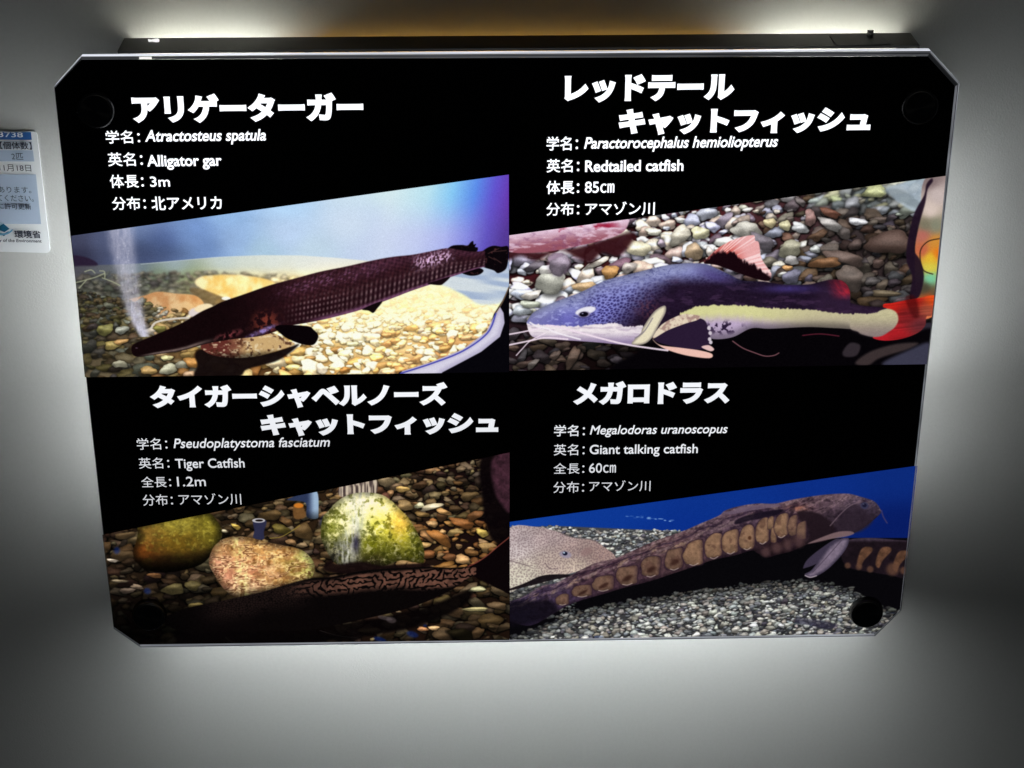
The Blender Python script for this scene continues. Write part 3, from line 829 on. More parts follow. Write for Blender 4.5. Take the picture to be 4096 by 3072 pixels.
    # --- body
    top = C([(172, 1215), (200, 1165), (250, 1120), (400, 1050), (600, 975), (800, 880), (1000, 828), (1150, 790), (1300, 757), (1450, 742), (1600, 748), (1700, 788), (1800, 835), (1900, 880)]) + \
        D([(550, 888), (700, 912), (900, 912), (1000, 890), (1100, 872), (1190, 890), (1240, 970), (1220, 1035), (1300, 1075), (1500, 1095), (1540, 1110)])
    bot = C([(172, 1222), (220, 1330), (400, 1352), (700, 1372), (1000, 1394), (1150, 1352), (1300, 1270), (1500, 1240), (1620, 1330), (1700, 1350), (1830, 1330)]) + \
        D([(450, 1262), (600, 1266), (900, 1252), (1140, 1262), (1300, 1262), (1540, 1190)])

    def body(x, y, s, t, h):
        lo = np.interp(x, [2100, 2135, 2220, 2320, 2460, 2480, 2520, 2570, 2620, 2700, 2720, 2795, 2920, 3080, 3230, 3380, 3480, 3540], [1292, 1295, 1300, 1302, 1290, 1296, 1306, 1300, 1400, 1400, 1248, 1222, 1217, 1230, 1235, 1255, 1252, 1236])
        c = mixc(np.broadcast_to(A3((92, 95, 160)), x.shape + (3,)), A3((142, 148, 200)), sstep(.55, .0, t) * (1 - sstep(2700, 2950, x)))
        c = mixc(c, A3((152, 158, 186)), (1 - sstep(2110, 2260, x)) * .8)
        c = mixc(c, A3((64, 56, 138)), sstep(1200, 1290, y) * .5)
        wx = x + 7 * (fbm(x, y, 14, 84) - .5); wy = y + 7 * (fbm(x, y, 14, 85) - .5)
        f1, f2 = worley(wx + wy * .35, wy * 1.35, 15.5, 3)
        edge_ = 1 - sstep(.05, .30, f2 - f1)
        dens = sstep(1110, 1215, y + (x - 2400) * .12) * sstep(2300, 2400, x)
        c = mixc(c, A3((56, 54, 128)), dens * .45)
        c = mixc(c, A3((34, 27, 84)), np.clip((1 - sstep(.2, .55, f1)) * dens, 0, 1) * .8)
        c = mixc(c, A3((148, 154, 222)), edge_ * dens * .5)
        v = np.abs(fbm(x * .7 + 16 * fbm(x, y, 16, 76), y * 1.6, 19, 77) - .5)
        c = mixc(c, A3((66, 68, 134)), (1 - sstep(.01, .07, v)) * .62 * (1 - dens) * (1 - sstep(2600, 2840, x)) * sstep(2180, 2260, x))
        c = mixc(c, A3((172, 178, 226)), sstep(.55, .72, fbm(x * .8, y * 1.5, 13, 78)) * .42 * (1 - dens) * (1 - sstep(2600, 2850, x)))
        c = c * (1 + .22 * (fbm(x, y, 60, 86) - .5))[..., None]
        gr = c.mean(axis=2, keepdims=True)
        c = c * .84 + gr * .16
        # dark flank
        dk = sstep(2560, 2760, x + (y - 1100) * 1.0) * sstep(1085, 1150, y + (x - 2700) * .03)
        dk = np.maximum(dk, sstep(2850, 3000, x) * sstep(.12, .42, t))
        c = mixc(c, A3((24, 13, 28)), dk * .95)
        c = c * (1 + .5 * dk * (fbm(x, y * 2, 40, 111) - .5))[..., None]
        c = mixc(c, A3((60, 40, 66)), dk * .5 * sstep(.56, .72, fbm(x * .5, y * 1.6, 26, 112)))
        c = mixc(c, A3((86, 50, 60)), np.exp(-(((x - 2590) / 40) ** 2 + ((y - 1232) / 40) ** 2)) * .6 * sstep(.4, .6, fbm(x, y, 10, 32)))
        c = mixc(c, A3((70, 56, 128)), np.exp(-(((x - 3160) / 110) ** 2 + ((y - 1152) / 16) ** 2)) * .7 * (.5 + fbm(x, y, 30, 88)))
        c = mixc(c, A3((74, 62, 120)), np.exp(-(((x - 2860) / 70) ** 2 + ((y - 1100 - (x - 2860) * .3) / 24) ** 2)) * .7)
        c = mixc(c, A3((44, 28, 48)), sstep(3230, 3300, x) * .5)
        rd = sstep(3300, 3385, x + (1160 - y) * .25) * (1 - sstep(1165, 1205, y)) * (x < 3420)
        c = mixc(c, A3((146, 34, 50)), rd * (.55 + .6 * vnoise((x + y) / 26, (y - x) / 5, 87)))
        c = c * (.72 + .5 * np.sin(np.clip(t, 0, 1) * np.pi) ** .5)[..., None]
        edge = lo + 7 * (fbm(x, y * .2, 9, 33) - .5) * 2
        w = sstep(-3, 3, y - edge) * (x < 3700)
        wh = mixc(np.broadcast_to(A3((236, 226, 230)), x.shape + (3,)), A3((138, 118, 158)), sstep(1318, 1378, y))
        wh = mixc(wh, A3((170, 150, 176)), .5 * sstep(.5, .7, fbm(x * .4, y * 2.2, 20, 89)))
        ws = mixc(np.broadcast_to(A3((212, 210, 150)), x.shape + (3,)), A3((186, 166, 196)), sstep(.3, .9, (y - edge) / 85))
        ws = mixc(ws, mixc(np.broadcast_to(A3((196, 188, 148)), x.shape + (3,)), A3((150, 136, 132)), sstep(1235, 1340, y)), sstep(2950, 3300, x))
        ws = ws * (1 - .35 * sstep(.8, 1.0, t))[..., None]
        wh = mixc(wh, ws, sstep(2650, 2700, x))
        wh = wh * (1 + .06 * (fbm(x, y, 14, 35) - .5))[..., None]
        c = mixc(c, wh, w)
        sx = np.exp(-(((x - 2890) / 80) ** 2 + ((y - 1308) / 26) ** 2) ** 2)
        c = mixc(c, A3((40, 26, 52)), sx * sstep(.52, .6, fbm(x, y, 16, 36)))
        return c
    outline = p.fish(top, bot, body, 1.5)
    # tail end of the pale stripe
    p.poly(D([(1290, 1170), (1400, 1160), (1520, 1108), (1600, 1128), (1625, 1190), (1600, 1250), (1550, 1290), (1490, 1325), (1420, 1332), (1330, 1310), (1300, 1290), (1240, 1262), (1250, 1175)]), 0, 4,
           fn=lambda x, y, d: mixc(np.broadcast_to(A3((202, 194, 154)), x.shape + (3,)), A3((140, 124, 122)), sstep(1250, 1345, y)) * (.95 + .14 * (fbm(x, y * 3, 12, 8) - .5))[..., None])
    p.line(D([(860, 1320), (1000, 1308), (1150, 1325)]), (120, 40, 60), 3, 2, .7)
    # eye
    p.ell(2342, 1241, 42, 15, (232, 230, 240), -.24, .3); p.ell(2336, 1255, 24, 12, (150, 140, 170), -.1, .3); p.ell(2335, 1255, 18, 10, (10, 6, 18), -.1, .3); p.line([(2296, 1262), (2318, 1268), (2350, 1268), (2378, 1254)], (60, 56, 110), 3, 2, .7); p.ell(2330, 1252, 4, 2, (150, 150, 180))
    # jaw, pectoral fin and spines
    p.line(C([(200, 1215), (260, 1250), (330, 1262), (420, 1300), (600, 1350)]), (246, 240, 246), 4, 3, .9)
    p.poly(C([(1190, 1350), (1330, 1262), (1500, 1185), (1590, 1195), (1625, 1260), (1640, 1340), (1620, 1420), (1500, 1432), (1330, 1405)]), (40, 26, 50), 2, 1)
    p.poly(C([(1180, 1348), (1240, 1396), (1400, 1418), (1560, 1440), (1655, 1468), (1632, 1502), (1450, 1480), (1290, 1432), (1210, 1385)]), (236, 190, 176), 1.6)
    p.poly(C([(1570, 1412), (1630, 1398), (1672, 1430), (1640, 1446)]), (226, 190, 186), 1.6)
    p.poly(C([(1560, 1165), (1480, 1150), (1400, 1155), (1250, 1235), (1180, 1345), (1300, 1280), (1440, 1225), (1540, 1195)]), 0, 1.6, fn=lambda x, y, d: mixc(np.broadcast_to(A3((226, 210, 186)), x.shape + (3,)), A3((170, 140, 130)), sstep(.4, .7, fbm(x + y, y - x, 20, 6))))
    p.poly(C([(1275, 1080), (1285, 1130), (1240, 1220), (1170, 1345), (1100, 1392), (1010, 1385), (1085, 1300), (1100, 1260), (1190, 1130)]), 0, 1.6, fn=lambda x, y, d: mixc(np.broadcast_to(A3((230, 220, 190)), x.shape + (3,)), A3((150, 140, 130)), sstep(8, 0, d)))
    p.line(C([(1040, 1340), (1110, 1290), (1180, 1180)]), (120, 112, 124), 3, 2, .8)
    for q in ((1640, 1300), (1636, 1350), (1645, 1375), (1630, 1260)):
        p.ell(2020 + q[0] / 2, 680 + q[1] / 2, 7, 8, (206, 196, 206))
    p.line(C([(1820, 1365), (1900, 1420), (2000, 1460), (2080, 1485), (2150, 1480), (2190, 1460)]), (170, 110, 120), 2.4, 2, .8)
    for P_, w in ((C([(330, 1240), (420, 1250), (700, 1325), (950, 1388), (1150, 1420), (1300, 1440)]), 5.0), (C([(30, 1312), (150, 1290), (280, 1262)]), 4.0),
                  (C([(30, 1397), (200, 1362), (330, 1338), (500, 1350)]), 4.4), (C([(90, 1480), (140, 1425), (200, 1365), (320, 1300)]), 2.6)):
        p.line(P_, (240, 222, 236), w, 1, .92)
    return p, catmull(tail, True, 2).tolist(), outline, catmull(dors, True, 2).tolist()


# ---- tiger catfish in front of mossy rocks
def paint_tiger():
    E, F = sub(380, 1800), sub(1000, 1800)
    p = Pic([(410, 2137), (1485, 1922), (2038, 1808), (2038, 2558), (560, 2576), (455, 2505)], (20, 14, 12))
    X, Y = p.X, p.Y
    p.C[:] = field([(500, 2200, 40, 32, 24), (900, 2100, 44, 34, 24), (1500, 2000, 50, 38, 26), (600, 2500, 14, 9, 8), (1800, 2500, 30, 20, 15), (1980, 2000, 20, 10, 14)], X, Y, 200, 120)
    br = pal([(108, 90, 64), (88, 71, 48), (122, 108, 82), (76, 60, 44), (104, 94, 76), (62, 49, 38), (124, 100, 68), (84, 65, 44), (50, 40, 32)])
    org = pal([(156, 116, 66), (140, 98, 54), (170, 140, 98), (120, 84, 46)])
    def cc(rng, x, y):
        if x > 1650 and 2080 < y < 2290: return org(rng, x, y)
        return br(rng, x, y)
    def lit(x, y):
        b = float(np.interp(x, [410, 700, 1000, 1500, 1880, 2038], [.66, .72, .9, 1.06, .95, .7]))
        if x < 1300: b *= float(np.interp(y, [2200, 2350, 2450, 2560], [1, .8, .42, .3]))
        if x > 1500: b *= float(np.interp(y, [2250, 2400, 2450, 2560], [1.0, .75, .8, .62]))
        return b
    p.bed(lambda x, y: True, lambda x, y: float(np.interp(y, [1830, 2150, 2560], [21, 30, 36])), cc, 12, lit, .62, 1.0, .86, 1.15)
    for (x, y, a, b, r, c) in [(1545, 1925, 34, 28, 0, (150, 136, 110)), (1677, 2020, 22, 15, -.6, (216, 222, 190)), (1725, 2025, 46, 17, -.3, (206, 202, 180)), (1610, 1955, 34, 15, -.1, (206, 176, 110)), (1620, 2020, 36, 26, 0, (146, 124, 86)),
                               (1850, 2090, 60, 22, .25, (140, 92, 50)), (1900, 2060, 40, 20, -.6, (124, 86, 54)), (1715, 2140, 36, 26, .7, (160, 122, 82)), (1775, 2045, 34, 15, .4, (186, 148, 96)), (1760, 2150, 60, 26, .8, (164, 112, 58)),
                               (1930, 2130, 28, 22, .4, (206, 186, 100)), (1215, 2125, 46, 40, 0, (104, 84, 54)), (1125, 2115, 44, 24, .2, (100, 92, 44)), (1080, 2060, 50, 26, 0, (96, 78, 50)), (945, 2105, 22, 12, .4, (206, 180, 90)), (897, 2122, 14, 9, .2, (220, 216, 190)),
                               (695, 2355, 48, 30, -.4, (96, 90, 60)), (770, 2340, 34, 26, .5, (84, 78, 50)), (510, 2360, 34, 16, 0, (92, 82, 76)), (450, 2240, 24, 9, .3, (206, 200, 196)), (478, 2322, 36, 8, .1, (150, 140, 120)), (550, 2345, 28, 12, .4, (130, 116, 104)),
                               (1902, 2435, 56, 12, .05, (190, 186, 140)), (1910, 2355, 40, 13, 0, (176, 182, 150)), (1480, 2520, 50, 16, .1, (170, 150, 90)), (1735, 2510, 24, 13, .2, (214, 180, 136)), (1690, 2514, 24, 14, 0, (176, 128, 90)),
                               (780, 2420, 34, 14, -.4, (110, 100, 60)), (1800, 2440, 60, 26, .5, (92, 74, 54)), (1990, 2420, 40, 22, .2, (96, 80, 60)), (500, 2140, 50, 16, -.1, (100, 84, 60)), (620, 2300, 30, 15, .1, (128, 92, 60))]:
        p.pebble(x, y, a, b, r, A3(c), np.random.default_rng(int(x + y)), 1.0, .6)
    for x, y, a, b in ((468, 2200, 12, 14), (590, 2362, 14, 12), (1650, 2535, 24, 12), (1520, 2556, 26, 10), (1292, 2080, 8, 20), (1700, 2500, 8, 6)):
        p.ell(x, y, a, b, (20, 44, 120), .3, .6, .6)
    # cascade, pipes
    p.poly(F([(720, 285), (860, 250), (1010, 235), (1004, 350), (900, 345), (730, 372)]), 0, 3, .95, fn=lambda x, y, d: mixc(np.broadcast_to(A3((78, 70, 74)), x.shape + (3,)), A3((196, 192, 188)), sstep(.35, .75, vnoise(x / 5, y / 40, 6))))
    p.poly(F([(300, 390), (420, 345), (535, 325), (548, 500), (535, 545), (455, 530), (445, 420), (330, 400)]), 0, 2, .97, fn=lambda x, y, d: mixc(np.broadcast_to(A3((46, 60, 100)), x.shape + (3,)), A3((150, 182, 226)), sstep(1225, 1262, x)) * (1 - .5 * sstep(2030, 2075, y))[..., None])
    p.poly(F([(345, 460), (380, 425), (420, 440), (445, 530), (360, 545)]), (112, 84, 52), 3, .9); p.ell(1195, 2020, 20, 10, (190, 124, 50), 0, .4)
    p.poly(E([(1270, 560), (1370, 560), (1352, 650), (1350, 710), (1270, 700), (1275, 640)]), (46, 50, 84), 2, .97)
    p.ell(1035, 2080, 26, 9, (176, 184, 206)); p.ell(1037, 2080, 16, 4.5, (26, 20, 20))
    p.line(F([(160, 702), (250, 690), (340, 640), (400, 600)]), (150, 138, 70), 2.5, 2, .8)
    # rocks
    def r1_(x, y, d):
        c = field([(560, 2140, 122, 100, 48), (720, 2090, 144, 138, 60), (840, 2080, 130, 126, 48), (870, 2150, 102, 96, 34), (560, 2200, 104, 62, 26), (720, 2170, 104, 86, 30), (560, 2270, 46, 24, 14), (700, 2260, 50, 34, 18), (830, 2240, 44, 34, 16), (700, 2300, 14, 9, 7)], x, y, 60, 36)
        c = mixc(c, A3((74, 68, 26)), .4 * sstep(.5, .66, fbm(x, y * 1.3, 26, 98)))
        c = mixc(c, A3((176, 172, 84)), .4 * sstep(.55, .7, fbm(x, y, 12, 99)) * (1 - sstep(2150, 2230, y)))
        c = c * (1 - .75 * sstep(2190, 2275, y + (x - 700) * .05))[..., None]
        return c * (.72 + .5 * fbm(x, y * 1.3, 12, 41))[..., None] * (.45 + .62 * sstep(0, 26, d))[..., None]
    p.poly(E([(345, 660), (370, 590), (700, 500), (900, 500), (960, 540), (1005, 610), (1015, 680), (975, 760), (920, 850), (820, 925), (600, 975), (420, 960), (330, 890), (305, 810), (330, 730)]), 0, 2.5, fn=r1_)
    def r2_(x, y, d):
        c = field([(880, 2170, 170, 132, 100), (860, 2250, 176, 128, 112), (1000, 2170, 178, 138, 92), (1150, 2190, 180, 134, 88), (1000, 2280, 160, 110, 90), (900, 2320, 150, 100, 86), (1100, 2300, 150, 112, 74), (1200, 2270, 96, 78, 36), (1240, 2230, 170, 176, 120), (980, 2370, 130, 106, 90)], x, y, 50, 36)
        v = np.abs(fbm(x + 20 * fbm(x, y, 30, 5), y * 1.4, 42, 42) - .5)
        c = mixc(c, A3((222, 206, 166)), (1 - sstep(.0, .09, v)) * .42)
        c = mixc(c, A3((110, 76, 52)), sstep(.5, .68, fbm(x * .8, y * 1.6, 46, 79)) * .6)
        c = mixc(c, A3((204, 164, 150)), sstep(.52, .7, fbm(x, y, 60, 82)) * .35)
        c = c * np.array([.95, 1.0, .97])
        c = mixc(c, A3((84, 58, 28)), sstep(.6, .74, fbm(x, y, 30, 43)) * .7)
        g = np.exp(-((x - 960 - (y - 2250) * .15) / 20) ** 2)
        c = mixc(c, A3((192, 196, 140)), g * .7 * sstep(.35, .6, fbm(x, y, 12, 46)))
        c = mixc(c, A3((180, 186, 120)), sstep(1190, 1240, x + (y - 2200) * .1) * sstep(.45, .6, fbm(x, y, 20, 45)) * .8)
        v3 = np.abs(fbm(x * .55 + 22 * fbm(x, y, 26, 35), y * 1.5 + x * .12, 44, 59) - .5)
        c = mixc(c, A3((82, 54, 40)), (1 - sstep(.0, .035, v3)) * .75)
        c = mixc(c, A3((236, 220, 190)), (1 - sstep(.0, .03, np.abs(v3 - .05))) * .4)
        return c * (.74 + .5 * sstep(0, 24, d) - .3 * sstep(2320, 2390, y))[..., None] * (.8 + .45 * fbm(x, y, 8, 47))[..., None]
    p.poly(E([(935, 800), (975, 745), (1050, 700), (1200, 690), (1400, 738), (1600, 778), (1690, 820), (1752, 900), (1748, 990), (1680, 1050), (1500, 1085), (1300, 1145), (1150, 1178), (1040, 1115), (960, 1000), (912, 900)]), 0, 2, fn=r2_)
    def r3_(x, y, d):
        c = field([(1350, 2030, 150, 156, 120), (1400, 2000, 206, 214, 190), (1480, 1985, 222, 228, 196), (1540, 2030, 222, 220, 150), (1620, 2070, 196, 184, 96), (1330, 2120, 110, 118, 52), (1420, 2110, 176, 188, 160), (1520, 2120, 176, 178, 70),
                   (1600, 2150, 180, 180, 66), (1670, 2160, 150, 156, 66), (1380, 2200, 112, 118, 116), (1480, 2180, 128, 136, 30), (1560, 2200, 110, 116, 40), (1680, 2220, 120, 124, 40), (1500, 2245, 60, 56, 34), (1350, 2230, 46, 44, 34)], x, y, 44, 36)
        v = fbm(x + 24 * fbm(x, y, 24, 15), y, 26, 48)
        c = mixc(c, A3((232, 236, 196)), sstep(.58, .70, v) * .65)
        c = mixc(c, A3((66, 72, 14)), sstep(.52, .66, fbm(x + 10 * fbm(x, y, 10, 9), y, 18, 49)) * .7)
        v2 = np.abs(fbm(x + 18 * fbm(x, y, 18, 25), y * .8, 20, 58) - .5)
        c = mixc(c, A3((236, 238, 186)), (1 - sstep(.0, .05, v2)) * .5)
        c = mixc(c, A3((196, 152, 60)), .5 * np.exp(-((x - 1600) / 40) ** 2 - ((y - 2090) / 50) ** 2))
        c = c * (1.2 - .5 * sstep(2060, 2240, y))[..., None]
        w = np.exp(-((x - (1440 - (y - 1990) * .22)) / 40) ** 2) * (.25 + .75 * sstep(.35, .7, vnoise(x / 4, y / 26, 50)))
        c = mixc(c, A3((206, 216, 220)), w * .75)
        w2 = np.exp(-(((x - 1425) / 16) ** 2 + ((y - 2170) / 40) ** 2))
        c = mixc(c, A3((46, 44, 78)), w2 * .85)
        return c * (.75 + .4 * sstep(0, 26, d) - .1)[..., None] * (.8 + .4 * fbm(x, y, 8, 51))[..., None]
    p.poly(F([(585, 530), (630, 480), (700, 405), (790, 355), (900, 335), (1040, 350), (1130, 400), (1200, 470), (1270, 540), (1330, 640), (1385, 760), (1395, 850), (1380, 905), (1300, 890), (1200, 880), (1050, 930), (900, 920), (720, 920), (640, 850), (575, 720), (568, 620)]), 0, 2, fn=r3_)
    p.poly(F([(640, 880), (700, 910), (900, 890), (1050, 920), (1400, 900), (1400, 950), (900, 990), (600, 960)]), (22, 12, 14), 8, .9)
    # dark purple fish behind, top right
    p.poly(F([(1850, 60), (2100, -20), (2100, 760), (1990, 760), (1900, 640), (1860, 400)]), (10, 5, 8), 10, .95)
    p.poly(F([(1935, 80), (2090, -10), (2090, 470), (2010, 430), (1950, 300)]), 0, 10, .9, fn=lambda x, y, d: A3((66, 42, 58)) * (.55 + .9 * fbm(x, y, 14, 52))[..., None])
    # --- the tiger catfish
    p.poly(F([(100, 1340), (600, 1390), (1300, 1280), (1750, 1120), (1700, 1250), (1300, 1420), (800, 1500), (100, 1560), (-600, 1500), (-400, 1350)]), (7, 4, 5), 14, .93)
    caud = F([(1720, 935), (1800, 900), (1880, 850), (1960, 790), (2090, 680), (2090, 1110), (2000, 1110), (1900, 1060), (1800, 1010), (1740, 1000)])
    p.poly(caud, (12, 6, 9), 2)
    p.line(F([(1740, 930), (1820, 892), (1900, 838), (1980, 770), (2080, 690)]), (132, 72, 66), 3, 2, .85)
    top = E([(560, 1330), (700, 1270), (820, 1240), (1000, 1205), (1150, 1172), (1300, 1140)]) + F([(200, 1100), (330, 1060), (500, 1020), (650, 1010), (900, 962), (1100, 945), (1300, 936), (1420, 930), (1600, 938), (1720, 930), (1810, 930)])
    bot = E([(560, 1390), (700, 1450), (900, 1500), (1200, 1500)]) + F([(100, 1440), (300, 1440), (500, 1430), (900, 1350), (1300, 1250), (1600, 1120), (1720, 1040), (1810, 990)])

    def body(x, y, s, t, h):
        c = np.broadcast_to(A3((10, 7, 8)), x.shape + (3,))
        f1, f2 = worley(x, y * 1.2, 11, 61)
        head = sstep(760, 900, x) * (1 - sstep(1180, 1280, x)) * (1 - sstep(.25, .7, t))
        c = mixc(c, A3((56, 42, 42)), head * sstep(.06, .22, f2 - f1) * .45)
        # labyrinth bands: pale worms between upright dark bars
        xx_ = x + 16 * (vnoise(x / 18, y / 13, 63) - .5) + 10 * (vnoise(x / 8, y / 9, 64) - .5)
        w1 = np.abs(np.sin(xx_ / 8.6 + 1.6 * np.sin(y / 15.0 + x / 60.0)))
        w2 = np.abs(np.sin((y * 1.15 + x * .12 + 14 * (vnoise(x / 12, y / 12, 65) - .5)) / 7.5))
        sel = sstep(.42, .58, vnoise(x / 26, y / 20, 62))
        m = sstep(.42, .72, w1 * (1 - sel) + w2 * sel)
        lim = np.interp(x, [1150, 1300, 1600, 1750, 1850], [.30, .38, .50, .75, 1.0])
        k = sstep(1080, 1260, x) * (1 - sstep(lim - .14, lim + .05, t)) * sstep(.02, .1, t)
        c = mixc(c, A3((142, 104, 94)), np.clip(m * k * (.55 + .7 * fbm(x, y, 20, 3)), 0, 1) * np.interp(x, [1100, 1400, 1900], [.4, .72, .74]))
        return c
    outline = p.fish(top, bot, body, 1.4)
    dkk = sstep(0, 1, 1 - np.hypot((X - 560) / 330, (Y - 2530) / 190)) * .8
    p.C = (p.C * (1 - dkk[..., None])).astype(np.float32)
    p.line(E([(1045, 1490), (1075, 1520), (1130, 1540)]), (96, 100, 84), 2, 1.5, .6)
    p.line(F([(560, 1440), (700, 1480), (860, 1500)]), (60, 56, 58), 2, 2, .6)
    for q in ((1540, 2470, 30, 8), (1565, 2478, 20, 12)):
        p.ell(*q, (96, 90, 100), .2, .4, .5)
    p.poly(F([(-200, 1440), (150, 1450), (560, 1460), (860, 1490), (800, 1530), (200, 1560), (-500, 1560), (-560, 1480)]), (6, 4, 5), 16, .75)
    p.C = np.clip(p.C * 1.06, 0, 1) ** 1.1 * np.array([1.03, .97, .88], np.float32)
    return p, caud, outline


# ---- armoured talking catfish, spotted neighbour, grey gravel
def paint_megalo():
    G, H_ = sub(2000, 1800), sub(2640, 1800)
    p = Pic([(2039, 2086), (3669, 1861), (3604, 2440), (3500, 2532), (2039, 2557)], (10, 46, 134))
    X, Y = p.X, p.Y
    p.C[:] = field([(2050, 2095, 18, 70, 170), (2500, 2050, 14, 62, 160), (2900, 1990, 12, 54, 148), (3300, 1930, 12, 50, 142), (3600, 1900, 12, 46, 130), (3600, 2100, 8, 30, 104), (2700, 2110, 10, 50, 146)], X, Y, 200, 100)
    p.C *= np.array([.95, .90, .92], np.float32)
    # glints
    rng = np.random.default_rng(4)
    for i in range(26):
        x = 2490 + rng.uniform(0, 210); p.ell(x, 2062 + (x - 2490) * .085 + rng.normal(0, 3), rng.uniform(3, 9), rng.uniform(1, 2.4), (150, 190, 232), .05, .5, rng.uniform(.2, .8) * (1 if x > 2570 else .5))
    gcol = pal([(178, 182, 176), (150, 156, 156), (196, 196, 184), (118, 122, 128), (90, 92, 100), (164, 158, 150), (132, 134, 130), (204, 206, 198), (76, 76, 84), (150, 142, 130)], .05)
    far_y = lambda x: float(np.interp(x, [2039, 2180, 2230, 2300, 2700, 3200], [2104, 2106, 2098, 2112, 2122, 2130]))
    # ground
    p.poly([(2020, 2108), (2230, 2102), (2700, 2122), (2900, 2130), (2900, 2330), (2300, 2480), (2020, 2520)], (70, 70, 72), 4, 1, smooth=False)
    p.bed(lambda x, y: y > far_y(x) and x < 2960, lambda x, y: 8.5 + (y - 2100) * .028, gcol, 13, lambda x, y: 1.0, .66, 1.0, .5, 1.0, y0=2095, y1=2360)
    # deep shade under the fish
    p.poly([(2030, 2480), (2200, 2440), (2500, 2330), (2900, 2190), (3300, 2150), (3380, 2150), (3700, 2150), (3700, 2460), (3500, 2440), (2039, 2570)], (7, 6, 9), 3, 1, smooth=False)
    lim = lambda x: float(np.interp(x, [2039, 2110, 2300, 2550, 2850, 3100, 3250, 3400, 3480, 3560, 3620], [2545, 2520, 2440, 2395, 2350, 2322, 2318, 2345, 2395, 2430, 2440]))
    glit = lambda x, y: float(np.interp(y - lim(x), [-10, 18, 50, 120], [.25, .55, .92, 1.02])) * float(np.interp(x, [2039, 2250, 3300, 3600], [.75, 1.0, .96, .72]))
    p.poly([(2039, 2556), (2110, 2530), (2300, 2456), (2550, 2412), (2850, 2366), (3100, 2340), (3250, 2338), (3400, 2362), (3480, 2410), (3560, 2444), (3610, 2450), (3610, 2560), (2039, 2570)], (58, 58, 60), 14, 1, smooth=False)
    p.bed(lambda x, y: y > lim(x), lambda x, y: 9.5 + (y - 2300) * .020, gcol, 14, glit, .7, 1.05, .5, 1.05, y0=2300, y1=2570)
    p.poly(H_([(1100, 1340), (1300, 1360), (1420, 1400), (1330, 1430), (1200, 1400), (1080, 1380)]), (44, 42, 60), 8, .7)
    p.bed(lambda x, y: 2338 < y < 2480 and x < 2300 and y > 2370 + (x - 2039) * -.1, lambda x, y: 10, gcol, 15, lambda x, y: .62, .66, .8, .5, 1.0, y0=2330, y1=2480)
    p.ell(2395, 2545, 20, 5, (50, 70, 120), 0, .6, .5)
    # spotted neighbour
    def pleco(x, y, d):
        c = field([(2060, 2200, 196, 184, 184), (2080, 2160, 176, 160, 162), (2200, 2150, 168, 148, 148), (2300, 2200, 160, 136, 132), (2400, 2220, 150, 122, 116), (2100, 2280, 206, 198, 178), (2200, 2250, 190, 170, 158), (2300, 2260, 196, 178, 160), (2060, 2330, 200, 196, 176)], x, y, 60, 40)
        f1, f2 = worley(x, y, 8.5, 71)
        c = mixc(c, A3((214, 202, 190)), .5 * sstep(.14, .0, f2 - f1))
        c = mixc(c, A3((112, 92, 96)), (1 - sstep(.18, .5, f1)) * .55)
        return c * (.86 + .3 * fbm(x, y, 60, 72))[..., None]
    pl = G([(60, 642), (300, 612), (400, 632), (500, 664), (600, 700), (750, 716), (830, 770), (910, 830), (915, 872), (820, 905), (740, 940), (640, 960), (520, 992), (340, 1000), (200, 1060), (60, 1112)])
    p.poly(pl, 0, 2, fn=pleco)
    p.poly(G([(60, 1112), (200, 1060), (340, 1000), (520, 990), (560, 1010), (440, 1030), (250, 1080), (60, 1125)]), (22, 16, 20), 2, .95)
    p.line(G([(80, 880), (180, 910), (240, 925)]), (110, 92, 96), 3, 2, .8); p.line(G([(360, 900), (400, 945), (460, 945)]), (110, 92, 96), 3, 2, .8)
    p.line(G([(470, 650), (560, 690), (720, 712), (800, 750)]), (96, 84, 86), 3, 2, .7)
    p.ell(2262, 2216, 24, 14, (150, 140, 156), .2, .4); p.ell(2260, 2212, 10, 8, (20, 24, 46)); p.ell(2256, 2209, 4, 3, (190, 210, 230))
    p.ell(2345, 2205, 24, 15, (140, 112, 110), -.5, .6, .7)
    # second armoured fish at the right edge
    p.poly(H_([(1460, 740), (1560, 705), (1700, 700), (1850, 712), (2010, 730), (2010, 800), (1980, 1010), (1850, 1000), (1700, 975), (1520, 940), (1450, 860)]), 0, 3,
           fn=lambda x, y, d: mixc(np.broadcast_to(A3((26, 18, 24)), x.shape + (3,)), A3((62, 50, 62)), sstep(2170, 2155, y)) * (.7 + .6 * fbm(x, y, 18, 3))[..., None])
    for cx, cy, a in ((1610, 820, 36), (1760, 820, 38), (1900, 850, 40)):
        p.poly(H_([(cx - a, cy + 80), (cx, cy - 30), (cx + 60, cy - 50), (cx + 90, cy - 20), (cx + 20, cy + 60), (cx - 10, cy + 120)]), 0, 4, .9, fn=lambda x, y, d: A3((96, 66, 48)) * (.6 + .8 * fbm(x, y, 14, 81))[..., None])
    for cx, cy, r in ((1500, 920, 24), (1590, 930, 26), (1680, 950, 26), (1860, 950, 50), (1950, 960, 30)):
        p.ell(2640 + cx / 2, 1800 + cy / 2, r / 2, r / 2, (92, 64, 50), 0, .5, .8)
    # --- the armoured catfish
    top = G([(60, 1215), (200, 1160), (330, 1085), (450, 1060), (560, 1000), (750, 905), (900, 868), (1000, 828), (1150, 760), (1300, 700), (1450, 650), (1600, 585), (1750, 520), (1800, 480), (1900, 448), (2050, 424), (2200, 424)]) + \
        H_([(1050, 395), (1200, 368), (1350, 350), (1500, 345), (1600, 368), (1700, 400), (1745, 440), (1765, 480)])
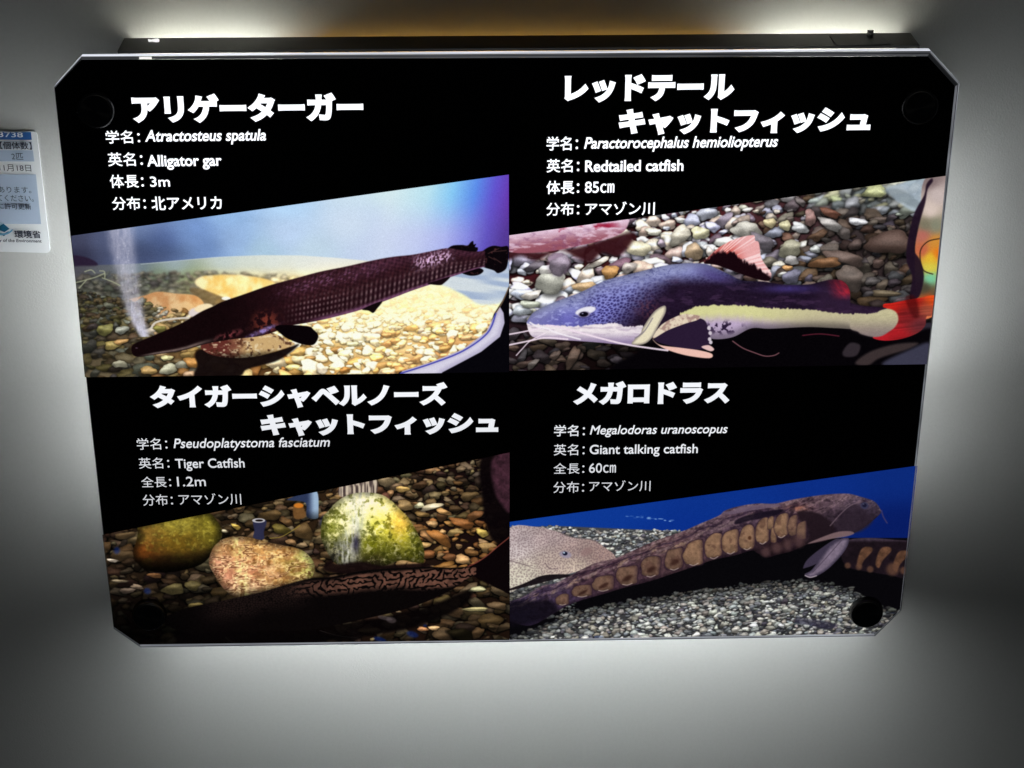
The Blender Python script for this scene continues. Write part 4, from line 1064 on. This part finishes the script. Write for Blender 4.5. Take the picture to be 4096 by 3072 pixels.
    bot = G([(60, 1360), (200, 1400), (300, 1380), (450, 1290), (600, 1215), (850, 1140), (1000, 1095), (1200, 1045), (1380, 985), (1540, 932), (1700, 876), (1880, 838), (2010, 800)]) + \
        H_([(780, 820), (850, 855), (950, 830), (1050, 805), (1180, 750), (1300, 730), (1400, 695), (1550, 660), (1650, 600), (1730, 535), (1765, 500)])

    def body(x, y, s, t, h):
        c = field([(2060, 2440, 46, 38, 66), (2200, 2400, 62, 48, 70), (2400, 2300, 70, 48, 58), (2700, 2190, 84, 60, 64), (2900, 2080, 86, 66, 78), (3050, 2050, 62, 46, 62), (3200, 2010, 96, 72, 80), (3350, 1990, 104, 82, 92), (3200, 2080, 62, 42, 50),
                   (3330, 2080, 50, 38, 48), (3300, 2140, 36, 26, 32), (3450, 2020, 72, 60, 78), (3480, 2060, 48, 38, 50), (3400, 2110, 54, 42, 54), (3150, 2190, 36, 22, 26)], x, y, 70, 40)
        rid = np.abs(fbm(x * .45 + y * .3, (y + x * .42) * 2.0, 26, 91) - .5)
        c = mixc(c, A3((150, 124, 128)), (1 - sstep(0, .05, rid)) * .5 * (1 - sstep(.22, .5, t)))
        c = mixc(c, A3((166, 138, 112)), sstep(.58, .70, fbm(x + y * .5, (y + x * .42) * 1.3, 32, 92)) * .75 * np.exp(-((t - .26) / .12) ** 2) * (1 - sstep(3050, 3150, x)))
        c = mixc(c, A3((170, 110, 84)), np.exp(-(((x - 3195) / 36) ** 2 + ((y - 2030) / 14) ** 2)) * .7)
        c = mixc(c, A3((24, 14, 26)), sstep(.5, .75, fbm(x, y * 1.5, 24, 93)) * .6)
        c = mixc(c, A3((132, 106, 112)), sstep(.5, .72, fbm(x * .6 + y * .3, (y + x * .42) * 2.2, 22, 97)) * .5 * (1 - sstep(.25, .6, t)))
        c = mixc(c, A3((20, 12, 18)), sstep(.86, 1.0, t) * .5)
        rr_ = np.abs(np.sin(t * 13 + 2.0 * fbm(x, y, 60, 101)))
        c = mixc(c, A3((36, 24, 40)), (1 - sstep(.1, .4, rr_)) * .6 * (1 - sstep(.3, .45, t)) * (1 - sstep(3150, 3230, x)))
        c = mixc(c, A3((156, 132, 130)), sstep(.8, 1, rr_) * .5 * (1 - sstep(.3, .45, t)) * (1 - sstep(3150, 3230, x)) * sstep(.4, .6, fbm(x, y, 24, 102)))
        return c * (.62 + .7 * fbm(x, y, 8, 94))[..., None]
    outline = p.fish(top, bot, body, 1.5)
    p.poly([(2030, 2410), (2120, 2400), (2200, 2400), (2230, 2440), (2160, 2480), (2030, 2500)], (12, 9, 16), 16, .8)
    p.poly(G([(1780, 495), (1860, 480), (1900, 455), (2000, 440), (2200, 425), (2230, 445), (2000, 480), (1850, 510)]), (104, 86, 104), 2, .8)
    p.poly(G([(1880, 590), (1900, 545), (2050, 500), (2260, 470), (2200, 520), (2000, 560)]), (20, 14, 26), 5, .85)
    # head shading
    p.poly(H_([(1100, 490), (1200, 485), (1300, 520), (1390, 600), (1370, 680), (1200, 740), (1190, 640), (1120, 560)]), (30, 20, 26), 8, .9)
    p.poly(H_([(1470, 470), (1560, 420), (1640, 480), (1700, 560), (1620, 640), (1520, 660), (1420, 640), (1430, 540)]), (40, 30, 40), 12, .75)
    p.line(H_([(1360, 600), (1440, 510), (1520, 440), (1600, 410)]), (118, 98, 108), 3, 3, .7)
    p.poly(H_([(1180, 745), (1300, 690), (1420, 650), (1520, 645), (1550, 665), (1480, 690), (1350, 710)]), (122, 98, 100), 3, .9)
    p.ell(3457, 2020, 16, 14, (54, 52, 76)); p.ell(3457, 2019, 9, 8, (26, 26, 48)); p.ell(3453, 2014, 3, 2, (110, 116, 140), 0, .5, .6)
    p.line(H_([(1770, 480), (1785, 530), (1815, 580)]), (76, 62, 96), 3, 3, .8)
    # armour plates
    plates = [(2250, 2395, 24, 20), (2328, 2360, 36, 22), (2412, 2330, 38, 28), (2508, 2297, 38, 36), (2603, 2262, 34, 38), (2696, 2232, 32, 40), (2774, 2207, 34, 46), (2855, 2180, 31, 46), (2922, 2162, 28, 45), (2988, 2145, 27, 45), (3050, 2120, 24, 47),
              (3082, 2090, 12, 24), (3094, 2136, 11, 30), (3125, 2098, 26, 44), (3170, 2100, 17, 38), (3205, 2118, 17, 34)]
    for i, (x, y, a, b) in enumerate(plates):
        rng = np.random.default_rng(i)
        al = 1.0 if i < 14 else .75
        a *= 1.16; b *= 1.05
        P_ = [(x - a * .86, y + b * .82), (x - a * 1.0, y + b * .30), (x - a * .94, y - b * .2), (x - a * .6, y - b * .74), (x + a * .1, y - b * 1.0), (x + a * .8, y - b * .98), (x + a * .98, y - b * .5),
              (x + a * .94, y + b * .3), (x + a * .86, y + b * .82), (x + a * .3, y + b * 1.0), (x - a * .4, y + b * 1.02)]
        P_ = [(q[0] + rng.normal(0, a * .05), q[1] + rng.normal(0, b * .04)) for q in P_]
        base = (130, 100, 78) if i > 5 else (108, 82, 68)
        p.poly([(q[0] + (q[0] - x) * .12, q[1] + (q[1] - y) * .09) for q in P_], (44, 28, 40), 3, .7)
        def plate(xx, yy, d, base=base, x=x, y=y, a=a, b=b, i=i):
            c = A3(base) * (.62 + .5 * fbm(xx, yy, 13, 95) + .16 * sstep(0, 6, d) - .14 * sstep(0, b, yy - y))[..., None]
            c = mixc(c, A3((66, 42, 38)), .4 * sstep(.54, .72, fbm(xx + i * 91, yy, 24, 96)))
            c = mixc(c, A3((60, 40, 48)), .5 * sstep(.45, 1.0, (xx - x) / a))
            return c
        p.poly(P_, 0, 2.2, al, fn=plate)
        if i in (1, 2, 3, 4, 5):
            p.ell(x + a * .05, y + b * .35, a * .5, b * .25, (36, 16, 14), -.5, .9, .7)
        if i == 9: p.ell(x + 10, y + 4, 7, 8, (60, 32, 20), 0, .5, .8)
        if i < 14 and i not in (11, 12): p.line([(x - a * .4, y + b * 1.0), (x, y + b * 1.08), (x + a * .45, y + b * .9)], (186, 166, 156), 2.6, 2.2, .75)
    for x, y, a, b in ((3062, 2206, 18, 18), (3107, 2190, 20, 20), (3150, 2178, 18, 22), (3195, 2160, 22, 26)):
        p.ell(x, y, a, b, (84, 60, 60), 0, .7, .75)
    # pectoral spine
    p.poly(H_([(1145, 935), (1180, 870), (1290, 780), (1400, 710), (1440, 720), (1380, 800), (1260, 900), (1160, 940)]), (58, 50, 68), 2, 1)
    p.poly(H_([(1155, 990), (1200, 965), (1240, 920), (1330, 790), (1420, 715), (1505, 700), (1500, 760), (1440, 850), (1340, 950), (1250, 1005), (1190, 1018)]), 0, 1.8, fn=lambda x, y, d: mixc(np.broadcast_to(A3((64, 56, 74)), x.shape + (3,)), A3((118, 104, 122)), sstep(0, 12, d)) * (.85 + .3 * fbm(x + y, y - x, 16, 5))[..., None])
    p.line(H_([(1220, 975), (1300, 890), (1380, 800), (1450, 720)]), (60, 50, 66), 2, 2, .8)
    p.line(H_([(1160, 1000), (1200, 1014), (1250, 1002)]), (196, 180, 186), 3, 2, .8)
    return p, outline, catmull(pl, True, 2).tolist()


# ------------------------------------------------------------------ wall
D_WALL = 0.050        # wall behind the front face of the sign
BOX_BACK = 0.030      # rear edge of the light box; it stands off the wall
wb = bmesh.new()
bm_box(wb, -2.2, 2.2, D_WALL, D_WALL + 0.1, 0.0, 2.7)
wall = link('wall', to_mesh(wb, 'wall'), M_WALL, kind='structure')

# ------------------------------------------------------------------ the lit sign
sign = thing('fish_information_sign', (0, D_WALL, ZC),
             'backlit black aquarium sign with four fish photographs and white Japanese names', 'sign')


def part(name, me, m, parent=sign, label=None, kind=None):
    o = link(name, me, m, parent, label, kind)
    if parent is sign: place(o, sign)
    return o


T_P = 0.0045
outer = up([(324, 226), (3722, 203), (3838, 331), (3602, 2445), (3500, 2546), (565, 2591), (455, 2515), (217, 346)])
inner = up([(326, 238), (3710, 224), (3820, 345), (3596, 2438), (3494, 2532), (560, 2576), (456, 2504), (219, 352)])
# clear sheet: two faces and eight polished edges, the upper one brightest
bm = bmesh.new()
a = [bm.verts.new((x, 0.0, z)) for x, z in outer]; b = [bm.verts.new((x, T_P, z)) for x, z in outer]
bm.faces.new(a).material_index = 0; bm.faces.new(b[::-1]).material_index = 0
for i in range(8):
    f = bm.faces.new((a[i], b[i], b[(i + 1) % 8], a[(i + 1) % 8]))
    f.material_index = 1 if i == 0 else 2
pane = part('acrylic_sheet', to_mesh(bm, 'acrylic_sheet'), [M_ACRYL, M_EDGE, M_EDGE2], label='clear acrylic sheet with cut corners and bright edges')

# polished bevel between the outer edge and the print: three facets per side
FAC = [(0.0, -0.0001), (0.30, -0.0009), (0.48, -0.0007), (1.0, -0.0002)]
rings = [[(o_[0] * (1 - f) + i_[0] * f, y, o_[1] * (1 - f) + i_[1] * f) for o_, i_ in zip(outer, inner)] for f, y in FAC]
#        top        chamfer     right      chamfer    bottom     chamfer    left      chamfer
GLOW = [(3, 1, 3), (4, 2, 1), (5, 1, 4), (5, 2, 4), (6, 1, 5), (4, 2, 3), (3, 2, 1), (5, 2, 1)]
bm = bmesh.new()
RV = [[bm.verts.new(v) for v in r] for r in rings]
for i in range(8):
    j = (i + 1) % 8
    for k in range(3):
        bm.faces.new((RV[k][i], RV[k][j], RV[k + 1][j], RV[k + 1][i])).material_index = GLOW[i][k] - 1
part('bevelled_rim', to_mesh(bm, 'bevelled_rim'), M_RIM)

part('black_film', flat(inner, -0.0003, 'black_film'), M_BLACKPRINT, label='glossy black printed film')


def print_part(pic, img, shapes, label):
    """the photograph print, and the fish of it as flat printed figures on the same film"""
    m = backlit_image('print_' + img.name, img)

    def uvd(me):
        uv = me.uv_layers.new(name='UVMap')
        for lp in me.loops:
            v = me.vertices[lp.vertex_index].co
            uv.data[lp.index].uv = ((v.x - pic.x0) / (pic.x1 - pic.x0), (v.z - pic.z0) / (pic.z1 - pic.z0))
        return me
    o = part('fish_photograph', uvd(flat(up(pic.quad), -0.0006, 'fish_photograph')), m, label=label)
    q = up(pic.quad)
    # keep the figures inside the print
    for P, lb in shapes:
        pts = clip_poly([tuple(w) for w in P], pic.quad)
        w = up(pts)
        me = flat(w, -0.00075, 'printed_fish')
        f = part('printed_fish', uvd(me), m, parent=o, label=lb)
    return o


def clip_poly(P, Q):
    """Sutherland-Hodgman against the convex outline Q"""
    n = len(Q)
    area_ = sum(Q[i][0] * Q[(i + 1) % n][1] - Q[(i + 1) % n][0] * Q[i][1] for i in range(n))
    s = 1 if area_ > 0 else -1
    out = list(P)
    for i in range(n):
        (ax, ay), (bx, by) = Q[i], Q[(i + 1) % n]
        side = lambda p: s * ((bx - ax) * (p[1] - ay) - (by - ay) * (p[0] - ax))
        cur = out; out = []
        for k in range(len(cur)):
            p, q = cur[k - 1], cur[k]
            dp, dq = side(p), side(q)
            if (dp >= 0) != (dq >= 0):
                t = dp / (dp - dq); out.append((p[0] + (q[0] - p[0]) * t, p[1] + (q[1] - p[1]) * t))
            if dq >= 0: out.append(q)
    r = []
    for p in out:
        if not r or abs(p[0] - r[-1][0]) + abs(p[1] - r[-1][1]) > .5: r.append(p)
    return r


pg, s1, s2 = paint_gar()
print_part(pg, pg.finish('alligator_gar_print'), [(s2, 'dark maroon long-nosed fish')], 'photograph of a dark maroon gar above pale gravel')
pr, s1, s2, s3 = paint_redtail()
print_part(pr, pr.finish('redtail_catfish_print'), [(s2, 'blue-grey catfish with a pale belly stripe and red tail')], 'photograph of a blue-grey catfish with red tail on pebbles')
pt, s1, s2 = paint_tiger()
print_part(pt, pt.finish('tiger_catfish_print'), [(s2, 'dark catfish with tiger-striped back')], 'dim photograph of a striped catfish before three mossy rocks')
pm, s1, s2 = paint_megalo()
print_part(pm, pm.finish('talking_catfish_print'), [(s1, 'brown armoured catfish with a row of tan plates')], 'photograph of an armoured brown catfish against blue')

# lettering: (text, left, base line, right, ink height, weight, slant)
LINES = [
    ('アリゲーターガー', 534, 494, 1455, 117, .058, 0, 'title'),
    ('学名：', 425, 574, 562, 52, .008, 0, ''), ('Atractosteus spatula', 582, 581, 1066, 61, .020, .22, ''),
    ('英名：', 434, 665, 573, 55, .008, 0, ''), ('Alligator gar', 591, 680, 889, 60, .022, 0, ''),
    ('体長：', 442, 752, 577, 53, .010, 0, ''), ('3m', 602, 747, 681, 41, .012, 0, ''),
    ('分布：', 451, 840, 586, 53, .010, 0, ''), ('北アメリカ', 608, 841, 889, 55, .016, 0, ''),
    ('レッドテール', 2257, 411, 2935, 112, .058, 0, 'title'), ('キャットフィッシュ', 2473, 541, 3479, 105, .064, 0, 'title'),
    ('学名：', 2186, 602, 2312, 56, .014, 0, ''), ('Paractorocephalus hemioliopterus', 2336, 609, 3110, 60, .020, .22, ''),
    ('英名：', 2186, 690, 2317, 54, .012, 0, ''), ('Redtailed catfish', 2340, 688, 2733, 47, .022, 0, ''),
    ('体長：', 2185, 777, 2317, 54, .014, 0, ''), ('85㎝', 2339, 772, 2457, 46, .014, 0, ''),
    ('分布：', 2185, 863, 2317, 53, .012, 0, ''), ('アマゾン川', 2340, 863, 2618, 55, .014, 0, ''),
    ('タイガーシャベルノーズ', 604, 1637, 1791, 98, .058, 0, 'title'), ('キャットフィッシュ', 1045, 1746, 1993, 88, .064, 0, 'title'),
    ('学名：', 549, 1799, 671, 46, .0, 0, ''), ('Pseudoplatystoma fasciatum', 696, 1804, 1321, 50, .008, .22, ''),
    ('英名：', 557, 1875, 679, 44, .0, 0, ''), ('Tiger Catfish', 704, 1884, 980, 49, .010, 0, ''),
    ('全長：', 567, 1950, 686, 43, .0, 0, ''), ('1.2m', 710, 1945, 824, 38, .002, 0, ''),
    ('分布：', 573, 2023, 693, 45, .0, 0, ''), ('アマゾン川', 717, 2021, 966, 46, .0, 0, ''),
    ('メガロドラス', 2292, 1620, 2917, 94, .058, 0, 'title'),
    ('学名：', 2216, 1745, 2339, 45, .002, 0, ''), ('Megalodoras uranoscopus', 2359, 1749, 2909, 47, .010, .22, ''),
    ('英名：', 2215, 1822, 2338, 45, .0, 0, ''), ('Giant talking catfish', 2358, 1828, 2790, 49, .012, 0, ''),
    ('全長：', 2214, 1896, 2337, 43, .0, 0, ''), ('60㎝', 2356, 1891, 2463, 38, .002, 0, ''),
    ('分布：', 2213, 1972, 2336, 45, .0, 0, ''), ('アマゾン川', 2356, 1967, 2601, 44, .0, 0, ''),
]
for body, xl, yb, xr, h, w, sh, kind in LINES:
    lettering('title_lettering' if kind else 'caption_lettering', body, xl, yb, xr, h, w, sign, M_LETTER, -0.0005, sh)

# mounting caps
def cap(px, py, r):
    x, z = [float(q) for q in unproj(px, py)]
    prof = [(0.0, -0.0062), (r * .76, -0.0062), (r * .85, -0.0060), (r * .92, -0.0054), (r * .97, -0.0043), (r, -0.0030), (r, -0.0004)]
    n = 48; bm = bmesh.new()
    c = bm.verts.new((x, prof[0][1], z)); rings = []
    for q, y in prof[1:]:
        rings.append([bm.verts.new((x + q * math.cos(2 * math.pi * k / n), y, z + q * math.sin(2 * math.pi * k / n))) for k in range(n)])
    for k in range(n):
        f = bm.faces.new((c, rings[0][k], rings[0][(k + 1) % n]))
        for i in range(len(rings) - 1):
            g = bm.faces.new((rings[i][k], rings[i + 1][k], rings[i + 1][(k + 1) % n], rings[i][(k + 1) % n])); g.smooth = True
    o = part('mounting_cap', to_mesh(bm, 'mounting_cap'), M_CAP, label='round black metal mounting cap')
    # screw socket in the middle
    return o


R_CAP = 0.0107
for px, py in ((388, 432), (3673, 418), (3462, 2440), (600, 2450)):
    cap(px, py, R_CAP)

# light box behind the sheet
XL, _ = unproj(497, 148, BOX_BACK); XR, _ = unproj(3641, 135, BOX_BACK)
XL, XR = float(XL), float(XR)
ZT = float(unproj(2048, 142, BOX_BACK)[1])
print('ZT rel', ZT - ZC - SIGN_W * ASP / 2)
ZB = ZC - SIGN_W * ASP / 2 + 0.016
GAP = 0.004
th = 0.0015
y0b, y1b = T_P + 0.001, BOX_BACK
bm = bmesh.new(); bm_box(bm, XL, XR, y0b, y1b, ZT - th, ZT)
top_plate = part('top_plate', to_mesh(bm, 'top_plate'), M_BOX, label='dark metal top of the light box')
for xa, xb in ((XL, XL + th), (XR - th, XR)):
    bm = bmesh.new(); bm_box(bm, xa, xb, y0b, BOX_BACK, ZB, ZT - th - .0002)
    part('side_plate', to_mesh(bm, 'side_plate'), M_BOX)
bm = bmesh.new(); bm_box(bm, XL + .01, XR - .01, y0b + .001, y0b + 0.006, ZB, ZT - .01)
part('back_panel', to_mesh(bm, 'back_panel'), M_BOX)
# lamps inside the box, shining back on the wall through the open rear
def strip(x0, x1, y0, y1, z0, z1, color, s):
    bm = bmesh.new(); bm_box(bm, x0, x1, y0, y1, z0, z1)
    return part('led_strip', to_mesh(bm, 'led_strip'), lamp_mat('led_light', color, s))


# lower edge
strip(XL + .006, XR - .006, y0b + .008, y0b + .020, ZB + .090, ZB + .092, (.95, .985, .98, 1), 168)
# two upper lengths and a dull amber one between them
strip(XL + .006, XL + .082, .038, .041, ZT - .024, ZT - .020, (1.0, .98, .84, 1), 37)
strip(XR - .082, XR - .006, .038, .041, ZT - .024, ZT - .020, (1.0, .98, .84, 1), 37)
strip(XL + .085, XR - .085, .0478, .0486, ZT - .0132, ZT - .0124, (1.0, .50, .05, 1), 22)
# both flanks
for sx, xx in ((-1, XL), (1, XR)):
    a_, b_ = sorted((xx + sx * .0002, xx + sx * .0016))
    strip(a_, b_, .007, .015, ZC - .105, ZC + .112, (.96, .98, .97, 1), 25 if sx < 0 else 13.5)
# added unseen baffles between box and wall; they cut the lamp light sideways
for xa, ends in ((XL + .0005, 2), (XR - .0025, 2), (XL + .100, 1), (XR - .102, 1)):
    for za, zb in ((ZT - .085, ZT - .0085), (ZB + .002, ZB + .13))[:ends]:
        bm = bmesh.new(); bm_box(bm, xa, xa + .002, BOX_BACK + .0002, D_WALL - .0002, za, zb)
        part('shadow_baffle', to_mesh(bm, 'shadow_baffle'), M_BOX)
# added unseen baffle, keeps the lower lamp from the top of the box
bm = bmesh.new(); bm_box(bm, XL + .003, XR - .003, BOX_BACK - .012, D_WALL - .0002, ZC + .088, ZC + .090)
part('added_inner_baffle', to_mesh(bm, 'added_inner_baffle'), M_BOX)


# small things on the top of the box
def on_top(P, thick, name, m, label):
    """P: measured outline seen on the box top"""
    bm = bmesh.new(); lo = []; hi = []
    for px, py in P:
        d = np.array([(px - IMG_W / 2) / F_PX, (py - IMG_H / 2) / F_PX, 1.0]); w = Rw.T @ d
        s = (ZT - CAM_POS[2]) / w[2]; q = CAM_POS + w * s
        lo.append(bm.verts.new((q[0], q[1], ZT + .0001))); hi.append(bm.verts.new((q[0], q[1], ZT + .0001 + thick)))
    bm.faces.new(lo); bm.faces.new(hi[::-1])
    for i in range(len(P)):
        j = (i + 1) % len(P); bm.faces.new((lo[i], lo[j], hi[j], hi[i]))
    return part(name, to_mesh(bm, name), m, label=label)


on_top([(592, 161), (606, 163), (620, 160), (632, 158), (638, 163), (635, 169), (622, 169), (608, 167), (595, 168)], .0006, 'lamp_reflection', M_REFLECTION, 'small bright lamp reflection on the box top')  # glowing piece stands in for a reflected ceiling lamp
on_top([(3318, 146), (3352, 143), (3470, 141), (3520, 141), (3532, 150), (3560, 178), (3500, 182), (3345, 184)], .0003, 'tape_patch', M_TAPE, 'dark tape patch')
on_top([(3468, 136), (3494, 136), (3492, 150), (3484, 156), (3474, 150)], .0022, 'cable_tie', M_TAPE, 'dark cable tie end')
# second glowing piece: the same lamp reflection on the sheet's upper edge
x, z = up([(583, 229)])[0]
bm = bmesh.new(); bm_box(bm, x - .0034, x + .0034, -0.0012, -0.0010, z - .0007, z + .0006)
part('lamp_reflection', to_mesh(bm, 'lamp_reflection'), M_REFLECTION, label='small bright lamp reflection on the upper edge')

# ------------------------------------------------------------------ permit card on the wall
YW = D_WALL - 0.0008
card = thing('permit_card', (up([(60, 760)], YW)[0][0], D_WALL, up([(60, 760)], YW)[0][1]),
             'white permit card with pale blue boxes on the wall left of the sign', 'card')


def cpart(name, me, m, label=None):
    o = link(name, me, m, card, label); place(o, card); return o


def rounded(P, r, n=5):
    out = []
    P = [Vector(p) for p in P]
    for i in range(len(P)):
        a_, b_, c_ = P[i - 1], P[i], P[(i + 1) % len(P)]
        p0 = b_ + (a_ - b_).normalized() * r; p1 = b_ + (c_ - b_).normalized() * r
        for k in range(n + 1):
            t = k / n; out.append(tuple(p0 * (1 - t) ** 2 + b_ * 2 * t * (1 - t) + p1 * t * t))
    return out


cpart('card_sheet', flat(rounded(up([(-330, 524), (147, 524), (202, 1012), (-290, 1000)], YW), .003), YW, 'card_sheet', .0006), M_CARD)
q = lambda P: up(P, YW - .0002)
Z1 = .61741
z = lambda L: [(x * Z1, y * Z1) for x, y in L]
cpart('header_band', flat(q(z([(-400, 852), (200, 856), (206, 906), (-395, 902)])), YW - .0002, 'header_band'), M_CARDHEAD)
cpart('text_box', flat(q(z([(-300, 912), (206, 914), (213, 968), (-295, 966)])), YW - .0002, 'text_box'), M_CARDBLUE2)
cpart('text_box', flat(q(z([(-300, 972), (213, 974), (222, 1046), (-293, 1044)])), YW - .0002, 'text_box'), M_CARDBLUE)
cpart('text_box', flat(q(z([(-300, 1128), (232, 1130), (266, 1452), (-270, 1448)])), YW - .0002, 'text_box'), M_CARDBLUE)
for body, xl, yb, xr, h, w, m in (('3738', -8, 887, 150, 33, .012, M_CARD), ('【個体数】', 2, 966, 208, 50, .012, M_INK), ('2匹', 77, 1033, 152, 42, .0, M_INK),
                                  ('11月18日', -2, 1108, 204, 44, .0, M_INK), ('があります。', -62, 1246, 204, 42, .0, M_INK), ('出てください。', -62, 1302, 220, 44, .0, M_INK),
                                  ('に許可更新', -8, 1354, 204, 40, .004, M_INK), ('環境省', 96, 1541, 268, 50, .018, M_INK), ('Ministry of the Environment', -92, 1571, 272, 27, .016, M_INK)):
    lettering('card_lettering', body, xl * Z1, yb * Z1, xr * Z1, h * Z1, w, card, m, YW - .0004, .15 if body[0] == 'M' else 0, tilt=.02, extend=.0001)
cpart('emblem', flat(q(z([(-22, 1480), (22, 1448), (62, 1482), (28, 1504)])), YW - .0003, 'emblem'), M_LOGO)
cpart('emblem', flat(q(z([(-30, 1500), (24, 1512), (60, 1496), (26, 1530)])), YW - .0003, 'emblem'), M_LOGO)
cpart('emblem_swoosh', flat(q([(z_[0], z_[1]) for z_ in catmull(z([(-60, 1486), (0, 1510), (50, 1504), (82, 1484), (76, 1500), (40, 1520), (-10, 1522), (-62, 1502)]), True, 4)]), YW - .0004, 'emblem_swoosh'), M_LOGO2)
